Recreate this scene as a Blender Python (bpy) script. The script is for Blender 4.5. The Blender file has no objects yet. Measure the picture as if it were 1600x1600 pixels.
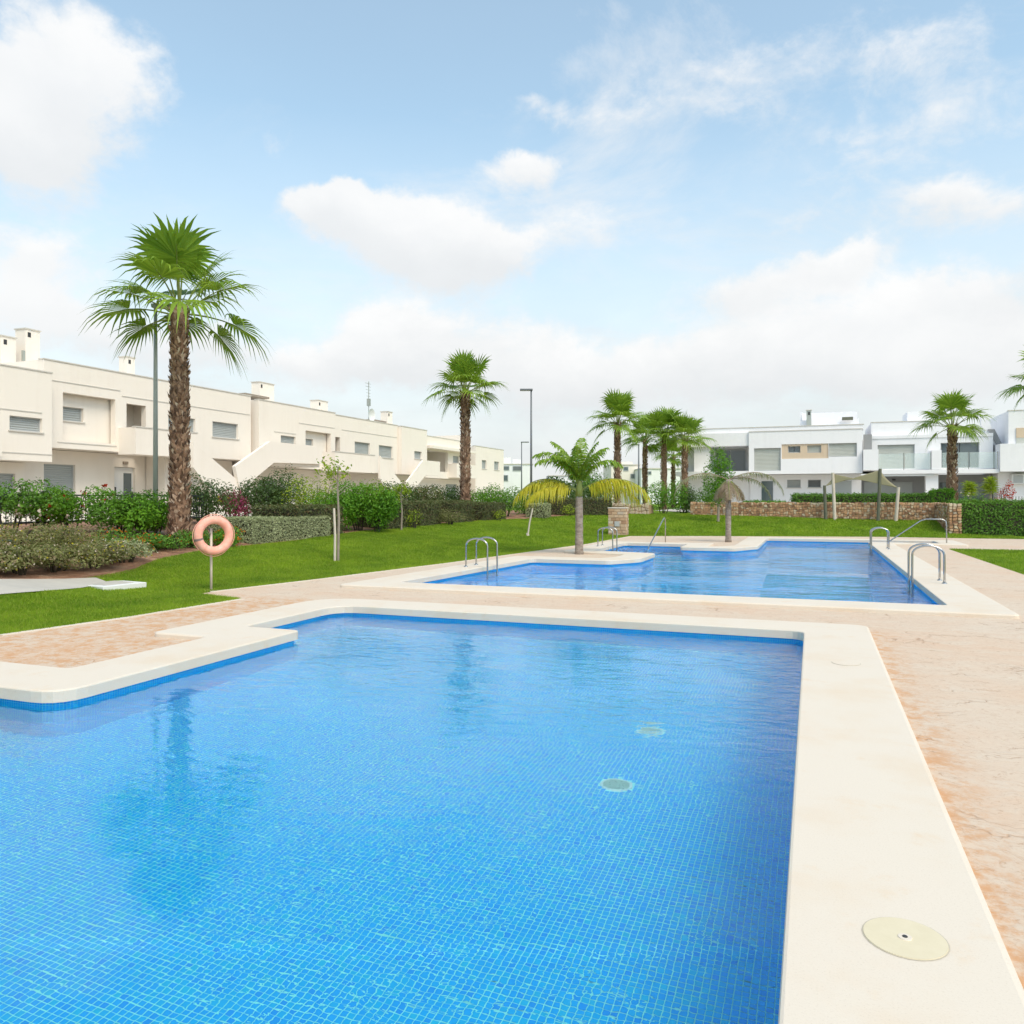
import bpy, bmesh, math, random
import numpy as np
from mathutils import Vector, Matrix
from mathutils.geometry import tessellate_polygon

SC = bpy.context.scene
COL = SC.collection
R = math.radians
# ------------------------------------------------------------------ camera
F_PX, CX, CY, EYE = 1242.0, 800.0, 778.0, 1.6          # focal length and horizon measured in 1600 px photo pixels
YAW = math.atan(470 / F_PX)
CA, SA = math.cos(YAW), math.sin(YAW)
cam_d = bpy.data.cameras.new('camera')
cam_d.sensor_width = 36.0
cam_d.lens = F_PX / 1600 * 36.0
cam_d.shift_y = -(800 - CY) / 1600
cam_d.clip_start = 0.05
cam_d.clip_end = 6000
cam = bpy.data.objects.new('camera', cam_d)
COL.objects.link(cam)
cam.location = (0, 0, EYE)
cam.rotation_euler = (R(90), 0, YAW)
SC.camera = cam
# ------------------------------------------------------------------ sun, exposure
SUN_EL, SUN_AZ = R(52), R(127)                          # azimuth clockwise from +Y
sun_d = bpy.data.lights.new('sun', 'SUN')
sun_d.energy = 1.5
sun_d.angle = R(28)
sun_d.color = (1.0, 0.88, 0.74)
sun = bpy.data.objects.new('sun', sun_d)
COL.objects.link(sun)
sv = Vector((math.sin(SUN_AZ) * math.cos(SUN_EL), math.cos(SUN_AZ) * math.cos(SUN_EL), math.sin(SUN_EL)))
sun.rotation_euler = sv.to_track_quat('Z', 'Y').to_euler()
sun.location = sv * 60
vs = SC.view_settings
vs.view_transform = 'Standard'
vs.look = 'None'
vs.exposure = 0.79
vs.gamma = 1.0
vs.use_curve_mapping = False
SC.render.engine = 'CYCLES'
SC.cycles.max_bounces = 8
SC.cycles.use_adaptive_sampling = True
SC.cycles.adaptive_threshold = 0.02
SC.cycles.transparent_max_bounces = 10
SC.cycles.diffuse_bounces = 3
SC.cycles.transmission_bounces = 6
SC.cycles.glossy_bounces = 4
SC.cycles.use_denoising = True
SC.cycles.sample_clamp_indirect = 30.0
# ------------------------------------------------------------------ node helpers
class NT:
    def __init__(s, tree):
        s.t = tree
        s.n = tree.nodes
        s.l = tree.links
    def put(s, sock, v):
        if v is None:
            return
        if isinstance(v, bpy.types.NodeSocket):
            s.l.new(v, sock)
        elif isinstance(v, (tuple, list)) and len(v) == 3 and sock.type == 'RGBA':
            sock.default_value = (*v, 1)
        else:
            sock.default_value = v
    def m(s, op, a, b=None, c=None, clamp=False):
        n = s.n.new('ShaderNodeMath')
        n.operation = op
        n.use_clamp = clamp
        s.put(n.inputs[0], a)
        s.put(n.inputs[1], b)
        s.put(n.inputs[2], c)
        return n.outputs[0]
    def v(s, op, a, b=None, scale=None):
        n = s.n.new('ShaderNodeVectorMath')
        n.operation = op
        s.put(n.inputs[0], a)
        s.put(n.inputs[1], b)
        if scale is not None:
            s.put(n.inputs['Scale'], scale)
        return n.outputs['Value'] if op in ('DOT_PRODUCT', 'LENGTH', 'DISTANCE') else n.outputs[0]
    def noise(s, vec, scale, detail=4, rough=0.55, dist=0.0, out=0):
        n = s.n.new('ShaderNodeTexNoise')
        s.put(n.inputs['Vector'], vec)
        s.put(n.inputs['Scale'], scale)
        n.inputs['Detail'].default_value = detail
        n.inputs['Roughness'].default_value = rough
        n.inputs['Distortion'].default_value = dist
        return n.outputs[out]
    def voro(s, vec, scale, feature='F1', out='Distance'):
        n = s.n.new('ShaderNodeTexVoronoi')
        n.feature = feature
        s.put(n.inputs['Vector'], vec)
        n.inputs['Scale'].default_value = scale
        return n.outputs[out]
    def ss(s, x, a, b, lo=0.0, hi=1.0):
        n = s.n.new('ShaderNodeMapRange')
        n.interpolation_type = 'SMOOTHSTEP'
        s.put(n.inputs[0], x)
        for i, q in enumerate((a, b, lo, hi)):
            s.put(n.inputs[i + 1], q)
        return n.outputs[0]
    def mix(s, f, a, b, mode='MIX'):
        n = s.n.new('ShaderNodeMix')
        n.data_type = 'RGBA'
        n.blend_type = mode
        s.put(n.inputs[0], f)
        s.put(n.inputs[6], a)
        s.put(n.inputs[7], b)
        return n.outputs[2]
    def ramp(s, f, stops):
        n = s.n.new('ShaderNodeValToRGB')
        cr = n.color_ramp
        while len(cr.elements) < len(stops):
            cr.elements.new(0.5)
        for e, (p, c) in zip(cr.elements, stops):
            e.position = p
            e.color = (*c, 1)
        s.put(n.inputs[0], f)
        return n.outputs[0]
    def xyz(s, vec):
        n = s.n.new('ShaderNodeSeparateXYZ')
        s.put(n.inputs[0], vec)
        return n.outputs
    def comb(s, x, y, z):
        n = s.n.new('ShaderNodeCombineXYZ')
        for i, q in enumerate((x, y, z)):
            s.put(n.inputs[i], q)
        return n.outputs[0]
    def bump(s, h, strength=0.3, dist=0.01, normal=None):
        n = s.n.new('ShaderNodeBump')
        n.inputs['Strength'].default_value = strength
        n.inputs['Distance'].default_value = dist
        s.put(n.inputs['Height'], h)
        if normal is not None:
            s.put(n.inputs['Normal'], normal)
        return n.outputs[0]
# ------------------------------------------------------------------ world: sky and clouds
def pix_dir(px, py):
    x, u = (px - CX) / F_PX, (CY - py) / F_PX
    X, Y, Z = CA * x - SA, SA * x + CA, u
    return math.atan2(X, Y), math.atan2(Z, math.hypot(X, Y))

world = bpy.data.worlds.new('World')
SC.world = world
world.use_nodes = True
wt = NT(world.node_tree)
wt.n.clear()
sky = wt.n.new('ShaderNodeTexSky')
sky.sky_type = 'NISHITA'
sky.sun_disc = False
sky.sun_elevation = SUN_EL
sky.sun_rotation = SUN_AZ
sky.altitude = 0
sky.air_density = 1.0
sky.dust_density = 1.0
sky.ozone_density = 1.0
tc = wt.n.new('ShaderNodeTexCoord').outputs['Generated']
dx_, dy_, dz_ = wt.xyz(tc)
az = wt.m('ARCTAN2', dx_, dy_)
el = wt.m('ARCSINE', dz_)
warp = wt.noise(tc, 6.5, 6, 0.62, out=1)
wx, wy, wz = wt.xyz(warp)
azw = wt.m('ADD', az, wt.m('MULTIPLY', wt.m('SUBTRACT', wx, 0.5), 0.15))
elw = wt.m('ADD', el, wt.m('MULTIPLY', wt.m('SUBTRACT', wy, 0.5), 0.10))
# cumulus seen in the photograph: pixel centre, half size, weight
LOBES = [(590, 330, 110, 50, 1.05), (690, 380, 90, 52, 1.05), (760, 400, 60, 40, .7), (530, 315, 55, 34, .7), (805, 268, 62, 28, .75), (910, 365, 75, 32, .42),
         (600, 520, 90, 44, .95), (690, 565, 110, 44, .6), (500, 560, 70, 30, .5), (1150, 450, 85, 38, .75), (1290, 405, 75, 24, .85), (1350, 480, 150, 46, .65),
         (1520, 460, 130, 52, .85), (1000, 570, 170, 50, .75), (1250, 560, 220, 50, .75), (1520, 570, 180, 60, .7), (820, 520, 110, 40, .45), (260, 560, 160, 40, .5), (90, 70, 130, 110, .95), (30, 210, 80, 60, .7), (70, 385, 80, 45, .65), (200, 150, 90, 60, .35),
         (410, 190, 62, 30, .42), (90, 480, 120, 50, .6), (320, 530, 120, 36, .4), (1500, 320, 110, 40, .62), (1380, 230, 200, 60, .42), (1450, 70, 240, 80, .46), (1130, 110, 220, 60, .36), (1000, 190, 150, 34, .34), (830, 165, 60, 20, .42), (1250, 330, 120, 30, .36)]
lob, high = None, None
for (px, py, rx, ry, w) in LOBES:
    a0, e0 = pix_dir(px, py)
    a1, _ = pix_dir(px + rx, py)
    _, e1 = pix_dir(px, py - ry)
    u = wt.m('DIVIDE', wt.m('SUBTRACT', azw, a0), a1 - a0)
    q = wt.m('DIVIDE', wt.m('SUBTRACT', elw, e0), e1 - e0)
    q = wt.m('MULTIPLY', q, wt.ss(q, -0.3, 0.3, 0.72, 1.15))       # crisp tops, trailing undersides
    g = wt.m('MULTIPLY', wt.m('EXPONENT', wt.m('MULTIPLY', wt.m('ADD', wt.m('MULTIPLY', u, u), wt.m('MULTIPLY', q, q)), -0.8)), w)
    gq = wt.m('MULTIPLY', g, q)
    lob = g if lob is None else wt.m('ADD', lob, g)
    high = gq if high is None else wt.m('ADD', high, gq)
fb = wt.noise(wt.v('MULTIPLY', tc, (1.0, 1.0, 1.5)), 6.0, 9, 0.64, 0.25)
bil = wt.m('ABSOLUTE', wt.m('SUBTRACT', wt.m('MULTIPLY', wt.noise(wt.v('MULTIPLY', tc, (1.0, 1.0, 1.35)), 15.0, 6, 0.6, 0.4), 2.0), 1.0))
field = wt.m('SUBTRACT', wt.m('ADD', lob, wt.m('MULTIPLY', wt.m('SUBTRACT', fb, 0.5), 1.45)), wt.m('MULTIPLY', wt.m('SUBTRACT', bil, 0.2), 0.35))
cum = wt.ss(field, 0.26, 0.78)
# thin high streaks over the whole sky
zc = wt.m('ADD', wt.m('MAXIMUM', dz_, 0.0), 0.14)
plane = wt.comb(wt.m('DIVIDE', dx_, zc), wt.m('DIVIDE', dy_, zc), 0.0)
ci = wt.noise(wt.v('ADD', plane, (3.1, 1.7, 0.0)), 1.3, 9, 0.66, 0.7)
cir = wt.m('MULTIPLY', wt.ss(ci, 0.46, 0.74), 0.60)
hz = wt.m('MULTIPLY', wt.m('EXPONENT', wt.m('MULTIPLY', wt.m('MULTIPLY', el, el), -8.0)), 0.97)
inv = lambda q: wt.m('SUBTRACT', 1.0, q)
veil = inv(wt.m('MULTIPLY', inv(cir), inv(hz)))
veil = wt.m('MAXIMUM', veil, 0.20)
mask = inv(wt.m('MULTIPLY', inv(wt.m('MULTIPLY', cum, 0.96)), inv(veil)))
gray = wt.noise(wt.v('MULTIPLY', wt.v('ADD', tc, (7.3, 0.4, 2.2)), (1.0, 1.0, 2.2)), 4.2, 8, 0.62)
shade = wt.ss(gray, 0.36, 0.66)
top = wt.ss(wt.m('DIVIDE', high, wt.m('ADD', lob, 0.05)), -0.9, 0.5)
under = wt.m('MULTIPLY', cum, inv(top))
lowgrey = wt.m('EXPONENT', wt.m('MULTIPLY', wt.m('MAXIMUM', el, 0.0), -3.0))
ccol = wt.mix(wt.m('MULTIPLY', lowgrey, 0.9), (0.90, 0.92, 0.94), (0.81, 0.825, 0.83))
ccol = wt.mix(wt.m('MULTIPLY', wt.m('MULTIPLY', shade, lowgrey), 0.6), ccol, (0.66, 0.69, 0.71))
ccol = wt.mix(wt.m('MULTIPLY', under, 0.45), ccol, (0.78, 0.80, 0.815))
ccol = wt.mix(wt.m('MULTIPLY', cum, wt.m('MULTIPLY', top, wt.ss(fb, 0.35, 0.6, 0.5, 0.95))), ccol, (0.97, 0.97, 0.965))
bg1 = wt.n.new('ShaderNodeBackground')
bg1.inputs['Strength'].default_value = 0.15
wt.put(bg1.inputs['Color'], wt.mix(1.0, sky.outputs[0], (0.98, 1.12, 0.97), 'MULTIPLY'))
bg2 = wt.n.new('ShaderNodeBackground')
bg2.inputs['Strength'].default_value = 0.60
wt.put(bg2.inputs['Color'], ccol)
mx = wt.n.new('ShaderNodeMixShader')
wt.put(mx.inputs[0], mask)
wt.l.new(bg1.outputs[0], mx.inputs[1])
wt.l.new(bg2.outputs[0], mx.inputs[2])
wo = wt.n.new('ShaderNodeOutputWorld')
wt.l.new(mx.outputs[0], wo.inputs[0])
world.cycles.sampling_method = 'MANUAL'
world.cycles.sample_map_resolution = 512
# ------------------------------------------------------------------ object helpers
rng = np.random.default_rng(7)
random.seed(7)
MAT = {}
def tag(o, label=None, cat=None, group=None, kind=None):
    if label: o['label'] = label
    if cat: o['category'] = cat
    if group: o['group'] = group
    if kind: o['kind'] = kind
    return o
def link(name, mesh, mat=None, parent=None, loc=None, rot=None):
    o = bpy.data.objects.new(name, mesh)
    COL.objects.link(o)
    if mat is not None and len(mesh.materials) == 0:
        mesh.materials.append(MAT[mat] if isinstance(mat, str) else mat)
    if parent is not None:
        o.parent = parent
    if loc is not None:
        o.location = loc
    if rot is not None:
        o.rotation_euler = rot
    return o
def empty(name, loc=(0, 0, 0), rz=0.0):
    o = bpy.data.objects.new(name, None)
    COL.objects.link(o)
    o.location = loc
    o.rotation_euler = (0, 0, rz)
    o.empty_display_size = 0.2
    return o
def pyd(verts, faces, smooth=False, name='mesh'):
    me = bpy.data.meshes.new(name)
    me.from_pydata([tuple(map(float, v)) for v in verts], [], faces)
    if smooth:
        me.polygons.foreach_set('use_smooth', [True] * len(me.polygons))
    me.update()
    return me
def quads_np(V, name='mesh', k=4):
    """V: (N,k,3) polygons that share no vertices."""
    n = V.shape[0]
    me = bpy.data.meshes.new(name)
    me.vertices.add(n * k)
    me.loops.add(n * k)
    me.polygons.add(n)
    me.vertices.foreach_set('co', np.ascontiguousarray(V, dtype=np.float32).ravel())
    me.loops.foreach_set('vertex_index', np.arange(n * k, dtype=np.int32))
    me.polygons.foreach_set('loop_start', np.arange(0, n * k, k, dtype=np.int32))
    me.polygons.foreach_set('loop_total', np.full(n, k, dtype=np.int32))
    me.update(calc_edges=True)
    return me
class MB:
    """collects boxes, prisms and tubes of ONE piece"""
    def __init__(s):
        s.v, s.f = [], []
    def add(s, v, f):
        b = len(s.v)
        s.v += [tuple(q) for q in v]
        s.f += [tuple(i + b for i in q) for q in f]
    def box(s, x0, x1, y0, y1, z0, z1):
        v = [(x, y, z) for z in (z0, z1) for y in (y0, y1) for x in (x0, x1)]
        s.add(v, [(0, 2, 3, 1), (4, 5, 7, 6), (0, 1, 5, 4), (2, 6, 7, 3), (0, 4, 6, 2), (1, 3, 7, 5)])
    def prism(s, pts0, pts1):
        n = len(pts0)
        s.add(list(pts0) + list(pts1), [tuple(range(n))[::-1], tuple(range(n, 2 * n))] + [(i, (i + 1) % n, n + (i + 1) % n, n + i) for i in range(n)])
    def tube(s, pts, r, n=8, cap=True):
        pts = [Vector(p) for p in pts]
        rs = r if isinstance(r, (list, tuple)) else [r] * len(pts)
        rings = []
        prev = None
        for i, p in enumerate(pts):
            t = (pts[min(i + 1, len(pts) - 1)] - pts[max(i - 1, 0)]).normalized()
            if prev is None:
                a = t.orthogonal().normalized()
            else:
                a = (prev - t * prev.dot(t)).normalized()
            prev = a
            b = t.cross(a)
            rings.append([p + (a * math.cos(2 * math.pi * k / n) + b * math.sin(2 * math.pi * k / n)) * rs[i] for k in range(n)])
        f = []
        for i in range(len(pts) - 1):
            for k in range(n):
                f.append((i * n + k, i * n + (k + 1) % n, (i + 1) * n + (k + 1) % n, (i + 1) * n + k))
        if cap:
            f.append(tuple(range(n))[::-1])
            f.append(tuple(range((len(pts) - 1) * n, len(pts) * n)))
        s.add([q for ring in rings for q in ring], f)
    def mesh(s, smooth=False):
        return pyd(s.v, s.f, smooth)
    def build(s, name, mat, parent=None, smooth=False, bevel=0.0, **k):
        o = link(name, s.mesh(smooth), mat, parent, **k)
        if bevel:
            b = o.modifiers.new('bevel', 'BEVEL')
            b.width = bevel
            b.segments = 2
            b.limit_method = 'ANGLE'
        return o
def copy_tree(o, parent=None):
    q = o.copy()
    COL.objects.link(q)
    q.parent = parent
    for ch in list(o.children):
        copy_tree(ch, q)
    return q
# ------------------------------------------------------------------ materials
def newmat(name):
    m = bpy.data.materials.new(name)
    m.use_nodes = True
    t = NT(m.node_tree)
    b = t.n['Principled BSDF']
    MAT[name] = m
    return m, t, b
def geo_pos(t):
    return t.n.new('ShaderNodeNewGeometry').outputs['Position']
def simple(name, col, rough=0.6, metal=0.0, nscale=0, namt=0.1, bscale=0, bstr=0.2, bdist=0.005, spec=None):
    m, t, b = newmat(name)
    p = geo_pos(t)
    c = col
    if nscale:
        q = t.noise(p, nscale, 5, 0.6)
        c = t.mix(q, tuple(x * (1 - namt) for x in col), tuple(min(1, x * (1 + namt)) for x in col))
    t.put(b.inputs['Base Color'], c)
    b.inputs['Roughness'].default_value = rough
    b.inputs['Metallic'].default_value = metal
    if spec is not None:
        b.inputs['Specular IOR Level'].default_value = spec
    if bscale:
        t.put(b.inputs['Normal'], t.bump(t.noise(p, bscale, 4, 0.6), bstr, bdist))
    return m
def stucco(name, col, stain):
    m, t, b = newmat(name)
    p = geo_pos(t)
    n1 = t.noise(p, 0.55, 6, 0.65)
    streak = t.noise(t.v('MULTIPLY', p, (2.2, 2.2, 0.22)), 1.6, 5, 0.65)
    k = t.ss(t.m('MULTIPLY', n1, streak), 0.20, 0.42)
    c = t.mix(t.m('MULTIPLY', k, 0.55), col, stain)
    t.put(b.inputs['Base Color'], c)
    b.inputs['Roughness'].default_value = 0.85
    b.inputs['Specular IOR Level'].default_value = 0.25
    t.put(b.inputs['Normal'], t.bump(t.noise(p, 45, 4, 0.7), 0.25, 0.006))
stucco('stucco_cream', (0.87, 0.79, 0.70), (0.82, 0.735, 0.64))
stucco('stucco_white', (0.87, 0.855, 0.865), (0.80, 0.785, 0.79))
stucco('stucco_beige', (0.66, 0.52, 0.38), (0.58, 0.44, 0.31))
simple('stucco_grey', (0.30, 0.30, 0.30), 0.85, nscale=1, namt=0.1)
simple('joint_grey', (0.42, 0.39, 0.35), 0.9)
simple('cap_stone', (0.62, 0.58, 0.52), 0.8, nscale=3, namt=0.12)
def shutter_mat(name, col):
    m, t, b = newmat(name)
    p = geo_pos(t)
    c = t.mix(t.noise(p, 1.3, 4), tuple(x * .9 for x in col), tuple(x * 1.08 for x in col))
    t.put(b.inputs['Base Color'], c)
    b.inputs['Roughness'].default_value = 0.45
shutter_mat('shutter', (0.40, 0.42, 0.41))
shutter_mat('shutter_light', (0.52, 0.53, 0.48))
shutter_mat('shutter_dark', (0.16, 0.17, 0.175))
simple('frame_grey', (0.46, 0.47, 0.47), 0.4)
simple('frame_white', (0.78, 0.78, 0.77), 0.4)
simple('steel', (0.46, 0.46, 0.46), 0.24, 1.0, nscale=9, namt=0.12)
simple('lamp_grey', (0.37, 0.39, 0.35), 0.5, 0.2)
simple('lamp_dark', (0.16, 0.17, 0.18), 0.5, 0.2)
simple('iron_black', (0.03, 0.033, 0.035), 0.5)
simple('wood_grey', (0.30, 0.25, 0.20), 0.85, nscale=8, namt=0.35)
simple('wood_pale', (0.62, 0.54, 0.45), 0.8, nscale=8, namt=0.2)
simple('wood_olive', (0.13, 0.135, 0.095), 0.8, nscale=8, namt=0.3)
simple('white_paint', (0.78, 0.77, 0.74), 0.5)
simple('hole_dark', (0.04, 0.04, 0.04), 0.6)
simple('blue_hose', (0.12, 0.32, 0.38), 0.5)
simple('red_plastic', (0.55, 0.02, 0.05), 0.5)
m, t, b = newmat('glass')
b.inputs['Base Color'].default_value = (0.11, 0.14, 0.15, 1)
b.inputs['Roughness'].default_value = 0.05
b.inputs['Specular IOR Level'].default_value = 0.9
m, t, b = newmat('rail_glass')
b.inputs['Base Color'].default_value = (0.72, 0.83, 0.80, 1)
b.inputs['Roughness'].default_value = 0.03
b.inputs['Alpha'].default_value = 0.28
m, t, b = newmat('buoy_orange')
p = geo_pos(t)
q = t.ss(t.noise(p, 9, 6, 0.7), 0.42, 0.7)
t.put(b.inputs['Base Color'], t.mix(q, (0.86, 0.39, 0.29), (0.84, 0.50, 0.41)))
b.inputs['Roughness'].default_value = 0.65
# coping: cast cream stone with pale ochre stains
m, t, b = newmat('coping_stone')
p = geo_pos(t)
n1 = t.noise(p, 1.1, 7, 0.62)
n2 = t.noise(t.v('ADD', p, (4, 9, 0)), 3.2, 6, 0.65)
c = t.mix(t.ss(n1, 0.46, 0.72), (0.715, 0.628, 0.525), (0.700, 0.580, 0.450))
c = t.mix(t.m('MULTIPLY', t.ss(n2, 0.56, 0.76), 0.70), c, (0.70, 0.54, 0.38))
fine = t.noise(p, 120, 4, 0.75)
c = t.mix(t.m('MULTIPLY', t.ss(fine, 0.46, 0.32), 0.45), c, (0.54, 0.45, 0.35))
c = t.mix(t.m('MULTIPLY', t.ss(fine, 0.56, 0.70), 0.35), c, (0.80, 0.73, 0.63))
spk = t.ss(t.voro(p, 9.0), 0.035, 0.02)
keep = t.ss(t.noise(p, 2.3, 2), 0.60, 0.64)
c = t.mix(t.m('MULTIPLY', t.m('MULTIPLY', spk, keep), 0.6), c, (0.25, 0.19, 0.13))
t.put(b.inputs['Base Color'], c)
b.inputs['Roughness'].default_value = 0.72
b.inputs['Specular IOR Level'].default_value = 0.3
t.put(b.inputs['Normal'], t.bump(t.m('ADD', fine, t.m('MULTIPLY', n2, 1.5)), 0.25, 0.004))
# deck: pressed concrete, slate imprint, rust and ochre wash
m, t, b = newmat('deck_concrete')
p = geo_pos(t)
pd = t.v('ADD', p, t.v('SCALE', t.noise(p, 1.6, 4, 0.6, out=1), None, scale=0.8))
lay = t.noise(t.v('MULTIPLY', pd, (0.55, 1.9, 1.0)), 2.6, 8, 0.68, 0.6)
big = t.noise(p, 0.55, 6, 0.6)
c = t.mix(t.ss(big, 0.34, 0.70), (0.640, 0.515, 0.400), (0.640, 0.465, 0.335))
c = t.mix(t.m('MULTIPLY', t.ss(lay, 0.44, 0.66), 0.6), c, (0.650, 0.555, 0.450))
rust = t.ss(t.noise(t.v('MULTIPLY', pd, (0.8, 1.6, 1)), 2.2, 7, 0.72), 0.56, 0.78)
c = t.mix(t.m('MULTIPLY', rust, 0.24), c, (0.58, 0.34, 0.20))
crk = t.voro(t.v('MULTIPLY', pd, (0.42, 1.5, 1)), 1.9, 'DISTANCE_TO_EDGE')
cm = t.m('MULTIPLY', t.ss(crk, 0.022, 0.004), t.ss(t.noise(p, 1.9, 3), 0.50, 0.62))
c = t.mix(t.m('MULTIPLY', cm, 0.6), c, (0.33, 0.18, 0.10))
pit = t.noise(t.v('MULTIPLY', pd, (1, 2.8, 1)), 15, 8, 0.80)
c = t.mix(t.m('MULTIPLY', t.ss(pit, 0.51, 0.66), 0.68), c, (0.42, 0.25, 0.15))
c = t.mix(t.m('MULTIPLY', t.ss(pit, 0.44, 0.34), 0.25), c, (0.72, 0.63, 0.52))
px3 = t.xyz(p)
edge = t.m('MULTIPLY', t.ss(px3[0], 1.05, 0.66), t.ss(px3[1], 11.4, 10.6))       # dirt washed off the coping gathers along its foot
c = t.mix(t.m('MULTIPLY', edge, t.m('MULTIPLY', t.ss(t.noise(p, 7, 7, 0.75), 0.40, 0.62), 0.9)), c, (0.58, 0.31, 0.15))
t.put(b.inputs['Base Color'], c)
b.inputs['Roughness'].default_value = 0.78
b.inputs['Specular IOR Level'].default_value = 0.3
t.put(b.inputs['Normal'], t.bump(t.m('SUBTRACT', t.m('ADD', lay, t.m('MULTIPLY', pit, 0.25)), t.m('MULTIPLY', cm, 0.5)), 0.5, 0.02))
# mosaic tiles
TILE = 0.035
GROUT = 0.0047
def tile_col(t, cell):
    n = t.n.new('ShaderNodeTexWhiteNoise')
    n.noise_dimensions = '3D'
    t.put(n.inputs['Vector'], cell)
    return t.ramp(n.outputs['Value'], [(0.0, (0.001, 0.32, 0.90)), (0.12, (0.001, 0.39, 0.93)), (0.6, (0.001, 0.43, 0.93)), (0.9, (0.002, 0.47, 0.90)), (1.0, (0.01, 0.52, 0.86))])
m, t, b = newmat('mosaic_tile')
p = geo_pos(t)
cell = t.v('FLOOR', t.v('SCALE', t.v('ADD', p, (20.0, 20.0, 0.004)), None, scale=1 / TILE))
t.put(b.inputs['Base Color'], tile_col(t, t.v('MULTIPLY', cell, (1, 1, 0))))
b.inputs['Roughness'].default_value = 0.35
simple('mosaic_grout', (0.45, 0.92, 0.97), 0.8, nscale=3, namt=0.1)
m, t, b = newmat('mosaic_uv')
uv = t.n.new('ShaderNodeUVMap').outputs[0]
WTILE = 0.027
s_ = t.v('SCALE', uv, None, scale=1 / WTILE)
fr = t.v('FRACTION', s_)
fx, fy, _ = t.xyz(fr)
e_ = 0.0032 / WTILE / 2
ed = t.m('MINIMUM', t.m('MINIMUM', fx, t.m('SUBTRACT', 1.0, fx)), t.m('MINIMUM', fy, t.m('SUBTRACT', 1.0, fy)))
g_ = t.ss(ed, e_ * 0.9, e_ * 1.25)
t.put(b.inputs['Base Color'], t.mix(g_, (0.20, 0.70, 0.90), tile_col(t, t.v('FLOOR', s_))))
b.inputs['Roughness'].default_value = 0.35
t.put(b.inputs['Normal'], t.bump(g_, 0.4, 0.003))
# water
def water_mat(name, amp, sc, aniso, calm, ior=1.33, tint=(0.55, 0.99, 0.98, 1)):
    m, t, b = newmat(name)
    p = geo_pos(t)
    pw = t.v('ADD', t.v('MULTIPLY', p, aniso), t.v('SCALE', t.noise(p, 0.7, 2, out=1), None, scale=0.6))
    w = t.noise(pw, sc, 3, 0.5, 0.4)
    w2 = t.noise(pw, sc * 0.32, 2, 0.5)
    patch = t.ss(t.noise(t.v('ADD', p, (1.7, 5.2, 0)), 0.42, 3, 0.6), 0.38, 0.62, 0.25, 1.0)
    h = t.m('MULTIPLY', t.m('ADD', t.m('MULTIPLY', w, patch), t.m('MULTIPLY', w2, 0.55)), amp)
    if calm:                                             # sheltered end of the pool lies almost still
        h = t.m('MULTIPLY', h, t.ss(t.xyz(p)[1], calm[0], calm[1], 0.20, 1.0))
    b.inputs['Base Color'].default_value = tint
    b.inputs['Roughness'].default_value = 0.0
    b.inputs['IOR'].default_value = ior
    b.inputs['Transmission Weight'].default_value = 1.0
    t.put(b.inputs['Normal'], t.bump(h, 1.0, 1.0))
water_mat('water_near', 0.017, 6.5, (0.70, 1.4, 1.0), (3.9, 6.8), 1.29)
water_mat('water_far', 0.042, 4.0, (0.22, 1.5, 1.0), None, 1.19, (0.12, 0.84, 0.97, 1))
# foliage
def leaf_mat(name, dark, light, trans=0.35, rough=0.55, nsc=1.2, pale=None):
    m, t, b = newmat(name)
    g = t.n.new('ShaderNodeNewGeometry')
    r_ = g.outputs['Random Per Island']
    n = t.noise(g.outputs['Position'], nsc, 3, 0.6)
    f = t.m('ADD', t.m('MULTIPLY', r_, 0.65), t.m('MULTIPLY', t.m('SUBTRACT', n, 0.35), 0.9), clamp=True)
    if name == 'grass':
        n2_ = t.noise(t.v('MULTIPLY', g.outputs['Position'], (1.0, 0.55, 1.0)), 0.75, 5, 0.62)
        f = t.m('ADD', t.m('MULTIPLY', r_, 0.45), t.m('ADD', t.m('MULTIPLY', t.m('SUBTRACT', n, 0.5), 1.1), t.m('MULTIPLY', t.m('SUBTRACT', n2_, 0.36), 1.7)), clamp=True)
    c = t.mix(f, dark, light)
    if pale:
        c = t.mix(t.m('MULTIPLY', t.ss(t.m('FRACT', t.m('MULTIPLY', r_, 7.31)), 0.80, 0.86), 0.8), c, pale)
    t.put(b.inputs['Base Color'], c)
    b.inputs['Roughness'].default_value = rough
    b.inputs['Specular IOR Level'].default_value = 0.35
    tr = t.n.new('ShaderNodeBsdfTranslucent')
    t.put(tr.inputs['Color'], t.mix(0.35, c, (0.30, 0.42, 0.04)))
    ms = t.n.new('ShaderNodeMixShader')
    ms.inputs[0].default_value = trans
    t.l.new(b.outputs[0], ms.inputs[1])
    t.l.new(tr.outputs[0], ms.inputs[2])
    t.l.new(ms.outputs[0], t.n['Material Output'].inputs[0])
leaf_mat('grass', (0.105, 0.225, 0.006), (0.330, 0.470, 0.022), 0.3, 0.6, 1.6, pale=(0.36, 0.40, 0.06))
leaf_mat('leaf_green', (0.055, 0.149, 0.018), (0.175, 0.367, 0.038), 0.3)
leaf_mat('leaf_dark', (0.029, 0.068, 0.017), (0.107, 0.178, 0.044), 0.25)
leaf_mat('leaf_bright', (0.047, 0.180, 0.009), (0.189, 0.405, 0.021), 0.35)
leaf_mat('leaf_lime', (0.171, 0.288, 0.015), (0.446, 0.525, 0.037), 0.4)
leaf_mat('leaf_grey', (0.210, 0.235, 0.110), (0.560, 0.600, 0.340), 0.2)
leaf_mat('leaf_olive', (0.110, 0.125, 0.035), (0.300, 0.300, 0.105), 0.25, pale=(0.34, 0.24, 0.15))
leaf_mat('leaf_brownhedge', (0.050, 0.072, 0.022), (0.176, 0.200, 0.072), 0.2, pale=(0.17, 0.10, 0.045))
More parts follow.
